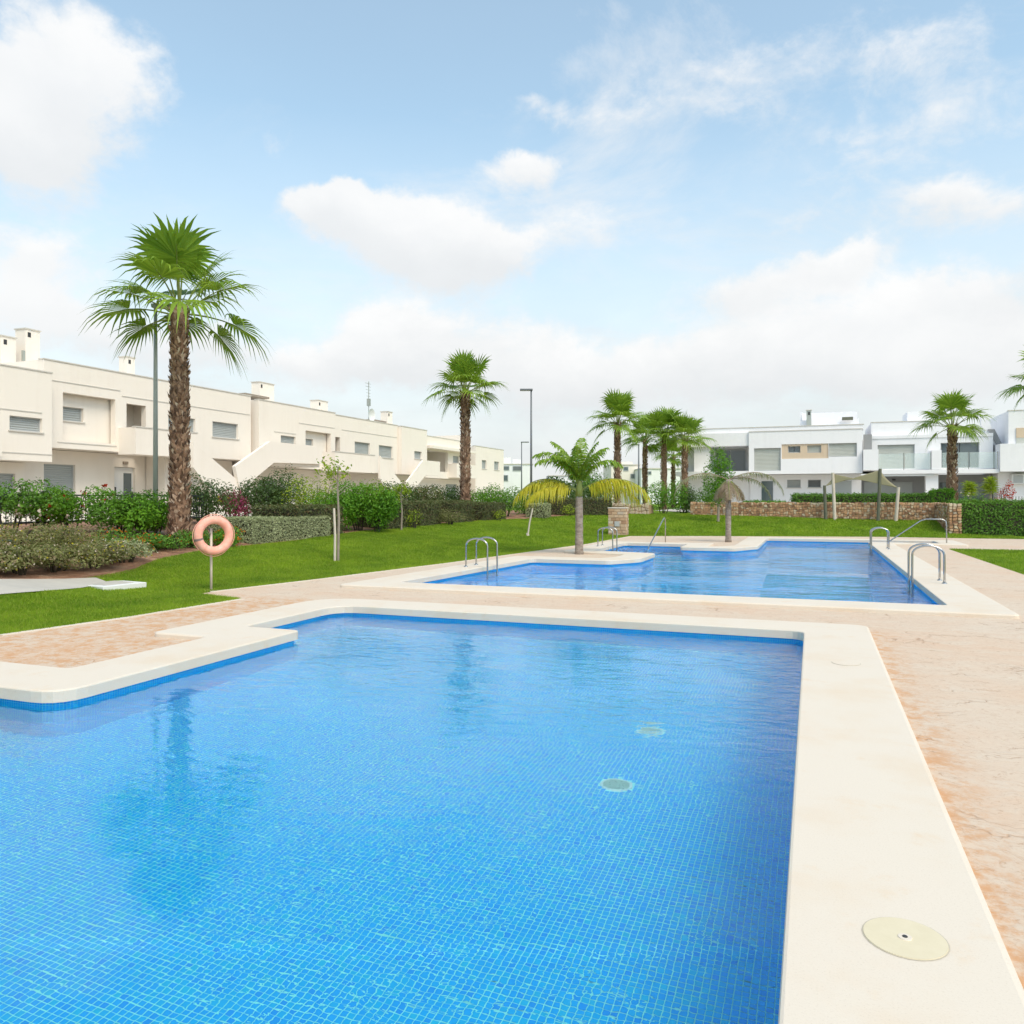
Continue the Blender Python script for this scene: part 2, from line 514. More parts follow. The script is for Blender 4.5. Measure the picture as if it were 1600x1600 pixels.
leaf_mat('leaf_dry', (0.190, 0.130, 0.080), (0.420, 0.320, 0.220), 0.25)
leaf_mat('palm_green', (0.105, 0.210, 0.014), (0.350, 0.500, 0.050), 0.35, 0.45)
leaf_mat('palm_lime', (0.140, 0.270, 0.018), (0.360, 0.500, 0.050), 0.4)
leaf_mat('palm_yellow', (0.420, 0.400, 0.016), (0.740, 0.640, 0.050), 0.4)
leaf_mat('palm_grey', (0.164, 0.180, 0.090), (0.365, 0.348, 0.204), 0.3)
leaf_mat('petal_red', (0.38, 0.008, 0.010), (0.62, 0.03, 0.03), 0.3)
leaf_mat('petal_orange', (0.52, 0.10, 0.012), (0.72, 0.24, 0.02), 0.3)
leaf_mat('petal_pale', (0.72, 0.55, 0.42), (0.85, 0.78, 0.70), 0.3)
leaf_mat('petal_yellow', (0.60, 0.48, 0.02), (0.75, 0.62, 0.04), 0.3)
leaf_mat('petal_purple', (0.22, 0.02, 0.07), (0.40, 0.06, 0.16), 0.3)
simple('twig', (0.060, 0.048, 0.030), 0.9, nscale=12, namt=0.3)
simple('petiole', (0.20, 0.24, 0.05), 0.6)
m, t, b = newmat('palm_trunk')
p = geo_pos(t)
n1 = t.noise(p, 9, 5, 0.7)
c = t.ramp(n1, [(0.3, (0.10, 0.055, 0.035)), (0.52, (0.25, 0.145, 0.090)), (0.72, (0.45, 0.29, 0.19))])
t.put(b.inputs['Base Color'], c)
b.inputs['Roughness'].default_value = 0.9
t.put(b.inputs['Normal'], t.bump(n1, 0.6, 0.03))
m, t, b = newmat('palm_boot')
g = t.n.new('ShaderNodeNewGeometry')
c = t.ramp(g.outputs['Random Per Island'], [(0.0, (0.09, 0.05, 0.032)), (0.4, (0.26, 0.145, 0.088)), (0.8, (0.44, 0.275, 0.18)), (1.0, (0.68, 0.53, 0.40))])
t.put(b.inputs['Base Color'], c)
b.inputs['Roughness'].default_value = 0.9
m, t, b = newmat('smooth_trunk')
p = geo_pos(t)
n1 = t.noise(t.v('MULTIPLY', p, (1, 1, 2.5)), 7, 6, 0.7)
t.put(b.inputs['Base Color'], t.ramp(n1, [(0.3, (0.16, 0.125, 0.105)), (0.52, (0.30, 0.25, 0.21)), (0.75, (0.45, 0.40, 0.34))]))
b.inputs['Roughness'].default_value = 0.9
t.put(b.inputs['Normal'], t.bump(n1, 0.5, 0.03))
# ground
m, t, b = newmat('lawn')
p = geo_pos(t)
n1 = t.noise(p, 0.35, 5, 0.6)
n2 = t.noise(p, 38, 4, 0.7)
n3 = t.noise(p, 2.2, 5, 0.65)
c = t.mix(t.ss(n1, 0.35, 0.65), (0.13, 0.235, 0.008), (0.20, 0.31, 0.014))
c = t.mix(t.m('MULTIPLY', t.ss(n2, 0.5, 0.72), 0.7), c, (0.24, 0.40, 0.04))
c = t.mix(t.m('MULTIPLY', t.ss(n3, 0.60, 0.76), 0.30), c, (0.27, 0.30, 0.06))
t.put(b.inputs['Base Color'], c)
b.inputs['Roughness'].default_value = 0.9
b.inputs['Specular IOR Level'].default_value = 0.15
t.put(b.inputs['Normal'], t.bump(n2, 0.7, 0.03))
m, t, b = newmat('soil')
p = geo_pos(t)
n1 = t.noise(p, 3, 7, 0.7)
c = t.ramp(n1, [(0.3, (0.14, 0.065, 0.035)), (0.5, (0.30, 0.15, 0.085)), (0.7, (0.48, 0.30, 0.19))])
t.put(b.inputs['Base Color'], c)
b.inputs['Roughness'].default_value = 0.95
t.put(b.inputs['Normal'], t.bump(t.noise(p, 22, 5, 0.7), 0.8, 0.04))
simple('path_concrete', (0.50, 0.46, 0.40), 0.85, nscale=2.5, namt=0.18, bscale=60, bstr=0.3)
simple('far_land', (0.18, 0.17, 0.09), 0.95, nscale=0.05, namt=0.3)
# stones
m, t, b = newmat('stone')
g = t.n.new('ShaderNodeNewGeometry')
r_ = g.outputs['Random Per Island']
c = t.ramp(r_, [(0.0, (0.24, 0.12, 0.07)), (0.25, (0.48, 0.25, 0.13)), (0.5, (0.66, 0.38, 0.20)), (0.75, (0.68, 0.47, 0.29)), (0.92, (0.80, 0.68, 0.50)), (1.0, (0.36, 0.31, 0.27))])
n1 = t.noise(g.outputs['Position'], 14, 5, 0.7)
c = t.mix(t.m('MULTIPLY', n1, 0.55), c, (0.30, 0.20, 0.13))
t.put(b.inputs['Base Color'], c)
b.inputs['Roughness'].default_value = 0.9
t.put(b.inputs['Normal'], t.bump(n1, 0.6, 0.02))
simple('mortar', (0.40, 0.27, 0.17), 0.95, nscale=20, namt=0.3)
def stone_obj_mat(name):
    m, t, b = newmat(name)
    oi = t.n.new('ShaderNodeObjectInfo')
    c = t.ramp(oi.outputs['Random'], [(0.0, (0.34, 0.20, 0.12)), (0.3, (0.52, 0.34, 0.21)), (0.6, (0.60, 0.45, 0.31)), (0.85, (0.70, 0.62, 0.50)), (1.0, (0.40, 0.34, 0.29))])
    n1 = t.noise(geo_pos(t), 16, 5, 0.7)
    c = t.mix(t.m('MULTIPLY', n1, 0.45), c, (0.42, 0.28, 0.18))
    t.put(b.inputs['Base Color'], c)
    b.inputs['Roughness'].default_value = 0.9
    t.put(b.inputs['Normal'], t.bump(n1, 0.6, 0.02))
stone_obj_mat('pillar_stone')
# sail cloth
m, t, b = newmat('sail_cloth')
b.inputs['Base Color'].default_value = (0.50, 0.46, 0.30, 1)
b.inputs['Roughness'].default_value = 0.9
tr = t.n.new('ShaderNodeBsdfTranslucent')
tr.inputs['Color'].default_value = (0.40, 0.36, 0.18, 1)
ms = t.n.new('ShaderNodeMixShader')
ms.inputs[0].default_value = 0.4
t.l.new(b.outputs[0], ms.inputs[1])
t.l.new(tr.outputs[0], ms.inputs[2])
t.l.new(ms.outputs[0], t.n['Material Output'].inputs[0])
# ------------------------------------------------------------------ photo pixel -> place
DECK_Z = -0.06
def onZ(px, py, z):
    d = F_PX * (EYE - z) / (py - CY)
    x = (px - CX) / F_PX * d
    return (CA * x - SA * d, SA * x + CA * d)
def onD(px, py, d):
    x = (px - CX) / F_PX * d
    return (CA * x - SA * d, SA * x + CA * d, EYE - (py - CY) / F_PX * d)
def poly_dist(P, poly):
    """signed distance (negative inside) of points P (N,2) to a polygon"""
    P = np.asarray(P, float)
    Q = np.asarray(poly, float)
    best = np.full(len(P), 1e9)
    ins = np.zeros(len(P), bool)
    for i in range(len(Q)):
        a, b_ = Q[i], Q[(i + 1) % len(Q)]
        ab = b_ - a
        tt = np.clip(((P - a) @ ab) / max(ab @ ab, 1e-9), 0, 1)
        best = np.minimum(best, np.hypot(*(P - a - tt[:, None] * ab).T))
        cond = (a[1] > P[:, 1]) != (b_[1] > P[:, 1])
        with np.errstate(divide='ignore', invalid='ignore'):
            xi = a[0] + (P[:, 1] - a[1]) / (b_[1] - a[1] + 1e-12) * ab[0]
        ins ^= cond & (P[:, 0] < xi)
    return np.where(ins, -best, best)
DECK = [(-9.3, -10), (-9.17, 6.79), (-8.88, 8.42), (-8.75, 10.64), (-9.94, 10.93), (-9.93, 11.24), (-9.41, 13.8), (-8.67, 18.33), (-7.54, 27.76),
        (-7.38, 33.95), (-4.4, 35.08), (3.36, 37.2), (30, 37.2), (30, 29.6), (4.12, 29.1), (4.27, 20), (4.5, -10)]
def smooth(x, a, b_):
    q = np.clip((x - a) / (b_ - a), 0, 1)
    return q * q * (3 - 2 * q)
def terr(P):
    P = np.asarray(P, float).reshape(-1, 2)
    d = np.maximum(poly_dist(P, DECK), 0)
    up = 0.1 * d * smooth(d, 0, 3)
    up = np.where(up > 0.62, 0.62 + 0.26 * (1 - np.exp(-(up - 0.62) / 0.26)), up)
    k = 1 - smooth(P[:, 0], 4.5, 7.5) * (1 - smooth(P[:, 1], 39.8, 42.5)) * 0.85
    return -0.066 + up * k
def tz(x, y):
    return float(terr([(x, y)])[0])
def hit(px, py, dmin=6.0, dmax=75.0):
    d = np.arange(dmin, dmax, 0.05)
    x = (px - CX) / F_PX * d
    P = np.stack([CA * x - SA * d, SA * x + CA * d], 1)
    zr = EYE - (py - CY) / F_PX * d
    k = np.argmax(zr <= terr(P))
    return (float(P[k, 0]), float(P[k, 1]), float(zr[k]))
# ------------------------------------------------------------------ pools: outlines
def round_poly(pts, rad, n=6):
    out = []
    N = len(pts)
    for i in range(N):
        p0, p1, p2 = (Vector(pts[(i + k) % N]) for k in (-1, 0, 1))
        r = max(rad[i], 0.002)
        a, b_ = (p0 - p1).normalized(), (p2 - p1).normalized()
        A, B = p1 + a * r, p1 + b_ * r
        for k in range(n):
            q = k / (n - 1)
            out.append(tuple(A * (1 - q) ** 2 + p1 * 2 * q * (1 - q) + B * q * q))
    return out
def offset(pts, w):
    """miter offset to the right-hand side of the walk (outwards for clockwise loops)"""
    out = []
    N = len(pts)
    for i in range(N):
        p0, p1, p2 = (Vector(pts[(i + k) % N]) for k in (-1, 0, 1))
        d0, d1 = (p1 - p0).normalized(), (p2 - p1).normalized()
        n0, n1 = Vector((-d0.y, d0.x)), Vector((-d1.y, d1.x))
        m_ = (n0 + n1).normalized()
        out.append(tuple(p1 + m_ * (w / max(m_.dot(n0), 0.3))))
    return out
# clockwise loops (seen from above), so that offset() goes outwards
NEAR = [(-0.10, -3.0), (-10.5, -3.0), (-10.5, 4.78), (-5.80, 4.78), (-5.80, 8.10), (-6.64, 8.10), (-6.64, 10.20), (-0.10, 10.20)]
NEAR_R = [.1, .1, .1, .30, .10, .10, .42, .20]
NEAR_RO = [.1, .1, .1, .10, .12, .12, .75, .16]
FARP = [(1.88, 13.40), (-7.40, 13.40), (-6.95, 19.85), (-4.85, 19.85), (-4.25, 20.9), (-4.25, 23.0), (-6.30, 23.6), (-6.30, 28.0), (-4.05, 28.0), (-4.05, 26.15), (-2.35, 26.15),
        (-1.70, 27.6), (-1.70, 33.2), (4.2, 33.2), (4.2, 31.6), (1.88, 31.6)]
FARP_R = [.1, .15, .2, .2, .2, .2, .2, .2, .05, .1, .2, .2, .15, .1, .1, .1]
def flat_poly(loops, z, name):
    L = [[Vector((x, y, 0)) for x, y in lp] for lp in loops]
    tris = tessellate_polygon(L)
    V = [(x, y, z) for lp in loops for x, y in lp]
    F = []
    for a, b_, c_ in tris:
        u, v = Vector(V[b_]) - Vector(V[a]), Vector(V[c_]) - Vector(V[a])
        F.append((a, b_, c_) if u.cross(v).z > 0 else (a, c_, b_))
    return pyd(V, F, name=name)
def coping_mesh(pts, ri, ro, w, thick):
    I = round_poly(pts, ri)
    O = round_poly(offset(pts, w), ro)
    prof = [(0.0, -thick), (0.0, -0.014), (0.005 / w, -0.004), (0.016 / w, 0.0), (1 - 0.03 / w, 0.0), (1 - 0.008 / w, -0.006), (1.0, -0.02), (1.0, -thick), ]
    V, F = [], []
    n, k = len(I), len(prof)
    for (a, o) in zip(I, O):
        for (q, z) in prof:
            V.append((a[0] + (o[0] - a[0]) * q, a[1] + (o[1] - a[1]) * q, z))
    for i in range(n):
        j = (i + 1) % n
        for e in range(k):
            g_ = (e + 1) % k
            F.append((i * k + e, i * k + g_, j * k + g_, j * k + e))
    me = pyd(V, F)
    bm = bmesh.new()
    bm.from_mesh(me)
    bmesh.ops.recalc_face_normals(bm, faces=bm.faces)
    bm.to_mesh(me)
    bm.free()
    return me
def wall_mesh(loop, z0, z1):
    V, F, U = [], [], []
    s_ = 0.0
    n = len(loop)
    for i in range(n):
        a, b_ = Vector(loop[i]), Vector(loop[(i + 1) % n])
        L_ = (b_ - a).length
        k = len(V)
        V += [(*a, z0), (*b_, z0), (*b_, z1), (*a, z1)]
        F.append((k, k + 1, k + 2, k + 3))
        U += [(s_, z0), (s_ + L_, z0), (s_ + L_, z1), (s_, z1)]
        s_ += L_
    me = pyd(V, F)
    uv = me.uv_layers.new(name='UVMap')
    for i, q in enumerate(U):
        uv.data[i].uv = q
    return me
def floor_mesh(loop, z):
    me = flat_poly([loop], z, 'floor')
    uv = me.uv_layers.new(name='UVMap')
    for lp in me.loops:
        co = me.vertices[lp.vertex_index].co
        uv.data[lp.index].uv = (co.x, co.y)
    return me
WATER_Z = -0.142
def pool(root, pts, ri, ro, w, depth, wmat, geo_floor):
    link('coping', coping_mesh(pts, ri, ro, w, 0.105), 'coping_stone', root)
    inner = round_poly(offset(pts, 0.035), ri)
    bw = link('basin_wall', wall_mesh(inner, -depth, -0.09), 'mosaic_uv', root)
    fl = link('basin_floor', floor_mesh(inner, -depth), 'mosaic_grout' if geo_floor else 'mosaic_uv', root)
    wt_ = link('water', flat_poly([round_poly(offset(pts, 0.02), ri)], WATER_Z, 'water'), wmat)
    tag(wt_, kind='structure')
    return fl
near = tag(empty('swimming_pool'), 'small blue mosaic pool in front with wide cream stone coping', 'swimming pool', 'pools')
NEAR_D = 1.02
floor_ob = pool(near, NEAR, NEAR_R, NEAR_RO, 0.75, NEAR_D, 'water_near', True)
far = tag(empty('swimming_pool'), 'larger stepped blue pool further off between the two palm peninsulas', 'swimming pool', 'pools')
pool(far, FARP, FARP_R, FARP_R, 0.78, 1.55, 'water_far', False)
# mosaic tiles of the near pool floor
gx = np.arange(math.ceil(-10.0 / TILE), math.floor(-0.08 / TILE))
gy = np.arange(math.ceil(1.5 / TILE), math.floor(10.2 / TILE))
ox, oy = 20.0 % TILE, 20.0 % TILE
TX, TY = np.meshgrid(gx * TILE - ox + TILE, gy * TILE - oy + TILE)
TX, TY = TX.ravel(), TY.ravel()
cx_, cy_ = TX + TILE / 2, TY + TILE / 2
ok = (poly_dist(np.stack([cx_, cy_], 1), NEAR) < 0.16)
dr_c = [(-1.33, 6.92), (-1.33, 5.65)]
for (qx, qy) in dr_c:
    ok &= np.hypot(cx_ - qx, cy_ - qy) > 0.128
TX, TY = TX[ok], TY[ok]
xc = CA * TX + SA * TY
dc = -SA * TX + CA * TY
ppx = CX + F_PX * xc / dc
ppy = CY + F_PX * (EYE + 0.86) / dc
inview = (ppx > 15) & (ppx < 1180) & (ppy < 1585)
order = np.argsort(np.where(inview, dc, 1e9))
pick = order[:300]
rest = order[300:]
h_ = TILE - GROUT
jit = rng.normal(0, 0.00035, (len(rest), 2))
zz = -NEAR_D + 0.0025 + rng.normal(0, 0.0003, (len(rest), 4))
x0 = TX[rest] + GROUT / 2 + jit[:, 0]
y0 = TY[rest] + GROUT / 2 + jit[:, 1]
V = np.stack([np.stack([x0, y0, zz[:, 0]], 1), np.stack([x0 + h_, y0, zz[:, 1]], 1), np.stack([x0 + h_, y0 + h_, zz[:, 2]], 1), np.stack([x0, y0 + h_, zz[:, 3]], 1)], 1)
tag(link('mosaic_tiles', quads_np(V), 'mosaic_tile', floor_ob), kind='stuff')
tb = MB()
tb.prism([(-h_ / 2, -h_ / 2, 0), (h_ / 2, -h_ / 2, 0), (h_ / 2, h_ / 2, 0), (-h_ / 2, h_ / 2, 0)],
         [(-h_ / 2 + .0012, -h_ / 2 + .0012, .0027), (h_ / 2 - .0012, -h_ / 2 + .0012, .0027), (h_ / 2 - .0012, h_ / 2 - .0012, .0027), (-h_ / 2 + .0012, h_ / 2 - .0012, .0027)])
tile_me = tb.mesh()
for k in pick:
    link('mosaic_tile', tile_me, 'mosaic_tile', floor_ob, loc=(TX[k] + TILE / 2, TY[k] + TILE / 2, -NEAR_D - 0.0002))
# floor drains: ring, grating bars
simple('drain_plastic', (0.52, 0.60, 0.55), 0.5, nscale=20, namt=0.15)
for (qx, qy) in dr_c:
    mb = MB()
    n = 28
    ri_, ro_ = 0.095, 0.118
    V = []
    for k in range(n):
        a = 2 * math.pi * k / n
        for (rr, z) in ((ri_, 0.0), (ri_, 0.012), (ro_ - .006, 0.012), (ro_, 0.0)):
            V.append((rr * math.cos(a), rr * math.sin(a), z))
    Fc = [(4 * k + e, 4 * ((k + 1) % n) + e, 4 * ((k + 1) % n) + e + 1, 4 * k + e + 1) for k in range(n) for e in range(3)]
    mb.add(V, Fc)
    dr = mb.build('drain', 'frame_white', near, loc=(qx, qy, -NEAR_D))
    g_ = MB()
    for k in range(-5, 6):
        y = k * 0.0175
        half = math.sqrt(max(ri_ ** 2 - y * y, 0))
        g_.box(-half, half, y - 0.006, y + 0.006, 0.001, 0.009)
    g_.build('grating', 'drain_plastic', dr)
# round skimmer lids set in the coping
m, t, b = newmat('lid_plastic')
q = t.noise(geo_pos(t), 11, 6, 0.7)
t.put(b.inputs['Base Color'], t.mix(q, (0.63, 0.54, 0.36), (0.75, 0.66, 0.48)))
b.inputs['Roughness'].default_value = 0.55
def disc(mb, r, z0, z1, n=48):
    mb.prism([(r * math.cos(2 * math.pi * k / n), r * math.sin(2 * math.pi * k / n), z0) for k in range(n)], [((r - .003) * math.cos(2 * math.pi * k / n), (r - .003) * math.sin(2 * math.pi * k / n), z1) for k in range(n)])
simple('lid_cream', (0.76, 0.69, 0.57), .6)
simple('lid_shadow', (0.52, 0.46, 0.36), .9)
sx, sy = onZ(1414, 1466, 0)
for (qx, qy, mt, r_) in ((sx, sy, 'lid_plastic', 0.142), (0.30, 8.35, 'coping_stone', 0.13)):
    mb = MB()
    disc(mb, r_, -0.02, 0.0035)
    ld = mb.build('skimmer_lid', mt, near, loc=(qx, qy, 0))
    mb = MB()
    n = 24
    mb.add([((r_ + e) * math.cos(2 * math.pi * k / n), (r_ + e) * math.sin(2 * math.pi * k / n), 0.0012) for k in range(n) for e in (-.003, .003)], [(2 * k, 2 * k + 1, 2 * ((k + 1) % n) + 1, 2 * ((k + 1) % n)) for k in range(n)])
    mb.build('lid_gap', 'lid_shadow', ld)
    if mt == 'lid_plastic':
        mb = MB()
        disc(mb, 0.026, 0.0, 0.0065)
        mb.build('collar', 'coping_stone', ld)
        mb = MB()
        disc(mb, 0.012, 0.0, 0.0085, 16)
        mb.build('finger_hole', 'hole_dark', ld)  # solid disc; shade inside the hole is put into its colour
# ------------------------------------------------------------------ deck
holes = [offset(NEAR, 0.62), offset(FARP, 0.62)]
deck = link('deck', flat_poly([DECK] + [list(reversed(h)) for h in holes], DECK_Z, 'deck'), 'deck_concrete')
tag(deck, kind='structure')
# pale kerb line between deck and lawn
kb = MB()
for seg in (DECK[1:4], DECK[5:12]):
    for a, b_ in zip(seg[:-1], seg[1:]):
        a, b_ = Vector(a), Vector(b_)
        n_ = Vector((-(b_ - a).y, (b_ - a).x)).normalized() * 0.05
        kb.prism([(*(a - n_), -0.12), (*(b_ - n_), -0.12), (*(b_ + n_), -0.12), (*(a + n_), -0.12)], [(*(a - n_), -0.052), (*(b_ - n_), -0.052), (*(b_ + n_), -0.052), (*(a + n_), -0.052)])
tag(kb.build('kerb', 'coping_stone'), kind='structure')
# ------------------------------------------------------------------ lawn / terrain sheet
xs = np.concatenate([np.arange(-60, -12, 0.8), np.arange(-12, 12, 0.4), np.arange(12, 42, 1.0)])
ys = np.concatenate([np.arange(-12, 46, 0.4), np.arange(46, 110, 1.6)])
GX, GY = np.meshgrid(xs, ys)
PP = np.stack([GX.ravel(), GY.ravel()], 1)
GZ = terr(PP)
near_in = poly_dist(PP, NEAR) < 0.06
far_in = poly_dist(PP, FARP) < 0.06
bad = near_in | far_in
nx, ny = len(xs), len(ys)
idx = np.arange(nx * ny).reshape(ny, nx)
q = np.stack([idx[:-1, :-1], idx[:-1, 1:], idx[1:, 1:], idx[1:, :-1]], -1).reshape(-1, 4)
q = q[~bad[q].any(1)]
me = pyd(np.column_stack([PP, GZ]), [tuple(map(int, r)) for r in q], True)
tag(link('lawn', me, 'lawn'), kind='structure')
S_ = 3500
me = pyd([(-S_, -S_, -1.8), (S_, -S_, -1.8), (S_, S_, -1.8), (-S_, S_, -1.8)], [(0, 1, 2, 3)])
tag(link('ground', me, 'far_land'), kind='structure')
# ------------------------------------------------------------------ beds, path, grass
BED_PX = [(-120, 886), (0, 912), (60, 913), (150, 905), (215, 893), (255, 876), (300, 866), (350, 858), (400, 854), (470, 846), (515, 839), (570, 832), (640, 825), (700, 819), (760, 814), (830, 810), (900, 806), (950, 803)]
bed = [hit(px, py)[:2] for px, py in BED_PX]
def sheet(loop, dz, name, mat, step=0.5):
    P = np.array(loop)
    lo, hi = P.min(0) - step, P.max(0) + step
    bm = bmesh.new()
    vs_ = [bm.verts.new((x, y, 0)) for x, y in loop]
    bm.faces.new(vs_)
    bmesh.ops.triangulate(bm, faces=bm.faces[:])
    for ax in (0, 1):
        for c_ in np.arange(lo[ax], hi[ax], step * 2 if ax else step):
            no = (1, 0, 0) if ax == 0 else (0, 1, 0)
            co = (c_, 0, 0) if ax == 0 else (0, c_, 0)
            bmesh.ops.bisect_plane(bm, geom=bm.verts[:] + bm.edges[:] + bm.faces[:], plane_co=co, plane_no=no)
    zz_ = terr([(v.co.x, v.co.y) for v in bm.verts])
    for v, z in zip(bm.verts, zz_):
        v.co.z = z + dz
    for f in bm.faces:
        if f.normal.z < 0:
            f.normal_flip()
    me = bpy.data.meshes.new(name)
    bm.to_mesh(me)
    bm.free()
    return tag(link(name, me, mat), kind='structure')
BED = bed + [(-13.0, 46.5), (-22.5, 46.5), (-22.5, 30), (-22.5, 18), (-20, 8)]
sheet(BED, 0.015, 'flower_bed', 'soil')
PATH = [hit(px, py)[:2] for px, py in ((-90, 951), (0, 933), (60, 928), (128, 921), (168, 912), (150, 905), (60, 908), (0, 908), (-100, 912))]
sheet(PATH, 0.03, 'path', 'path_concrete', 0.4)
sheet([(-6.5, 45.6), (16, 45.6), (16, 58), (-9, 58), (-9, 48)], 0.03, 'bounce_paving', 'path_concrete', 2.0)  # paving added to keep green lawn bounce off the white walls
sheet([(-30.5, 8), (-22.4, 8), (-22.4, 75), (-30.5, 75)], 0.03, 'bounce_paving', 'path_concrete', 2.0)  # likewise added along the cream row, against green bounced light
# grass blades (fewer and broader with distance)
def grass_pts(n, x0, x1, y0, y1):
    P = np.column_stack([rng.uniform(x0, x1, n), rng.uniform(y0, y1, n)])
    xc_ = CA * P[:, 0] + SA * P[:, 1]
    dc_ = -SA * P[:, 0] + CA * P[:, 1]
    px = CX + F_PX * xc_ / np.maximum(dc_, 0.1)
    k = (dc_ > 4) & (px > -30) & (px < 1630)
    P = P[k]
    P = P[poly_dist(P, DECK) > 0.02]
    if len(P):
        P = P[poly_dist(P, BED) > -0.08]
        P = P[poly_dist(P, PATH) > 0.02]
    return P
Pg = np.concatenate([grass_pts(560000, -16, -8.4, 4.5, 14.5), grass_pts(420000, -15.5, -7.2, 14.5, 24), grass_pts(200000, -15, -6, 24, 36), grass_pts(170000, -13, 8, 34, 43.2), grass_pts(60000, 4, 9, 17, 29.2)])
dg = -SA * Pg[:, 0] + CA * Pg[:, 1]
hh = rng.uniform(0.022, 0.055, len(Pg)) * (1 + 0.35 * np.clip((dg - 10) / 20, 0, 1.4))
ww = 0.0035 * np.clip(dg / 8, 1, 5)
an = rng.uniform(0, 2 * math.pi, len(Pg))
ln = rng.normal(0, 0.45, (len(Pg), 2)) * hh[:, None]
zg = terr(Pg)
b0 = np.column_stack([Pg[:, 0] - np.cos(an) * ww, Pg[:, 1] - np.sin(an) * ww, zg - 0.004])
b1 = np.column_stack([Pg[:, 0] + np.cos(an) * ww, Pg[:, 1] + np.sin(an) * ww, zg - 0.004])
tp = np.column_stack([Pg + ln, zg + hh])
tag(link('grass', quads_np(np.stack([b0, b1, tp], 1), k=3), 'grass'), 'short mown green grass covering the lawns', 'grass', kind='stuff')
# ------------------------------------------------------------------ foliage tools
def unit(n):
    v = rng.normal(size=(n, 3))
    return v / np.linalg.norm(v, axis=1)[:, None]
def leaf_quads(C, N, L, W):
    """diamond leaves at C facing roughly N"""
    n = len(C)
    r = unit(n)
    t_ = np.cross(N, r)
    t_ /= np.linalg.norm(t_, axis=1)[:, None] + 1e-9
    s_ = np.cross(N, t_)
    L = np.broadcast_to(np.asarray(L, float), (n,))[:, None]
    W = np.broadcast_to(np.asarray(W, float), (n,))[:, None]
    fold = N * W * 0.25
    return np.stack([C - t_ * L * .5, C + s_ * W * .5 + fold, C + t_ * L * .5, C - s_ * W * .5 + fold], 1)
def blob_leaves(blobs, n, L, W, up=0.5, shell=0.45, jit=0.25):
    """leaves through ellipsoids (cx,cy,cz,rx,ry,rz)"""
    vol = np.array([b[3] * b[4] + b[4] * b[5] + b[3] * b[5] for b in blobs])
    cnt = np.maximum((vol / vol.sum() * n).astype(int), 1)
    out = []
    for b, k in zip(blobs, cnt):
        d = unit(k)
        # uneven surface: a few bumps per blob
        bump = 1 + jit * np.sin(d[:, 0] * 5 + b[0] * 9) * np.sin(d[:, 1] * 6 + b[1] * 7) * np.sin(d[:, 2] * 5 + b[2] * 5) + rng.normal(0, 0.06, k)
        rr = (shell + (1 - shell) * rng.uniform(0, 1, k) ** 0.4) * bump
        C = np.array(b[:3]) + d * np.array(b[3:6]) * rr[:, None]
        N = d * 0.7 + unit(k) * 0.8 + np.array([0, 0, up])
        N /= np.linalg.norm(N, axis=1)[:, None]
        s_ = rng.uniform(0.6, 1.25, k)
        out.append(leaf_quads(C, N, L * s_, W * s_))
    return np.concatenate(out)
def rand_blobs(cx, cy, z0, rx, ry, h, k, fill=0.55):
    bl = []
    for _ in range(k):
        a, r = random.uniform(0, 2 * math.pi), math.sqrt(random.random()) * 0.7
        f = random.uniform(0.75, 1.2) * fill
        zc = random.uniform(0.35, 0.80)
        bl.append((cx + math.cos(a) * r * rx, cy + math.sin(a) * r * ry, z0 + h * zc, rx * f, ry * f, h * f * 0.62))
    return bl
def stems(cx, cy, z0, r, h, k, rad=0.025):
    mb = MB()
    for i in range(k):
        a = random.uniform(0, 2 * math.pi)
        q = r * random.uniform(0.3, 0.9)
        mb.tube([(cx + math.cos(a) * q * .25, cy + math.sin(a) * q * .25, z0 - .05), (cx + math.cos(a) * q * .6, cy + math.sin(a) * q * .6, z0 + h * .4), (cx + math.cos(a) * q, cy + math.sin(a) * q, z0 + h * .85)], [rad, rad * .7, rad * .3], 5)
    return mb
def shrub(label, x, y, rx, ry, h, mat='leaf_green', n=2500, leaf=(.09, .045), name='shrub', cat='shrub', k=9, flowers=None, group=None, fill=.55, up=.5, z=None, shell=.45):
    z0 = tz(x, y) if z is None else z
    root = tag(empty(name, (x, y, z0)), label, cat, group)
    bl = [(b[0] - x, b[1] - y, b[2] - z0, *b[3:]) for b in rand_blobs(x, y, z0, rx, ry, h, k, fill)]
    link('foliage', quads_np(blob_leaves(bl, n, leaf[0], leaf[1], up, shell)), mat, root)
    stems(0, 0, 0, min(rx, ry) * .8, h, 6).build('stems', 'twig', root)
    for fl in (flowers or []):
        fm, fn, fs = fl[:3]
        zlo, zhi = fl[3] if len(fl) > 3 else (0, 9)
        Vs = blob_leaves(bl, fn * 3, fs, fs * .8, .6, 0.97, .25)
        zc = Vs[:, :, 2].mean(1)
        Vs = Vs[(zc > zlo * h) & (zc < zhi * h)][:fn]
        # each bloom: three crossed petals
        cc = Vs.mean(1)
        reps = [leaf_quads(cc + rng.normal(0, fs * .18, cc.shape), unit(len(cc)), fs, fs * .8) for _ in range(3)]
        tag(link('flowers', quads_np(np.concatenate(reps)), fm, root), kind='stuff')
    return root
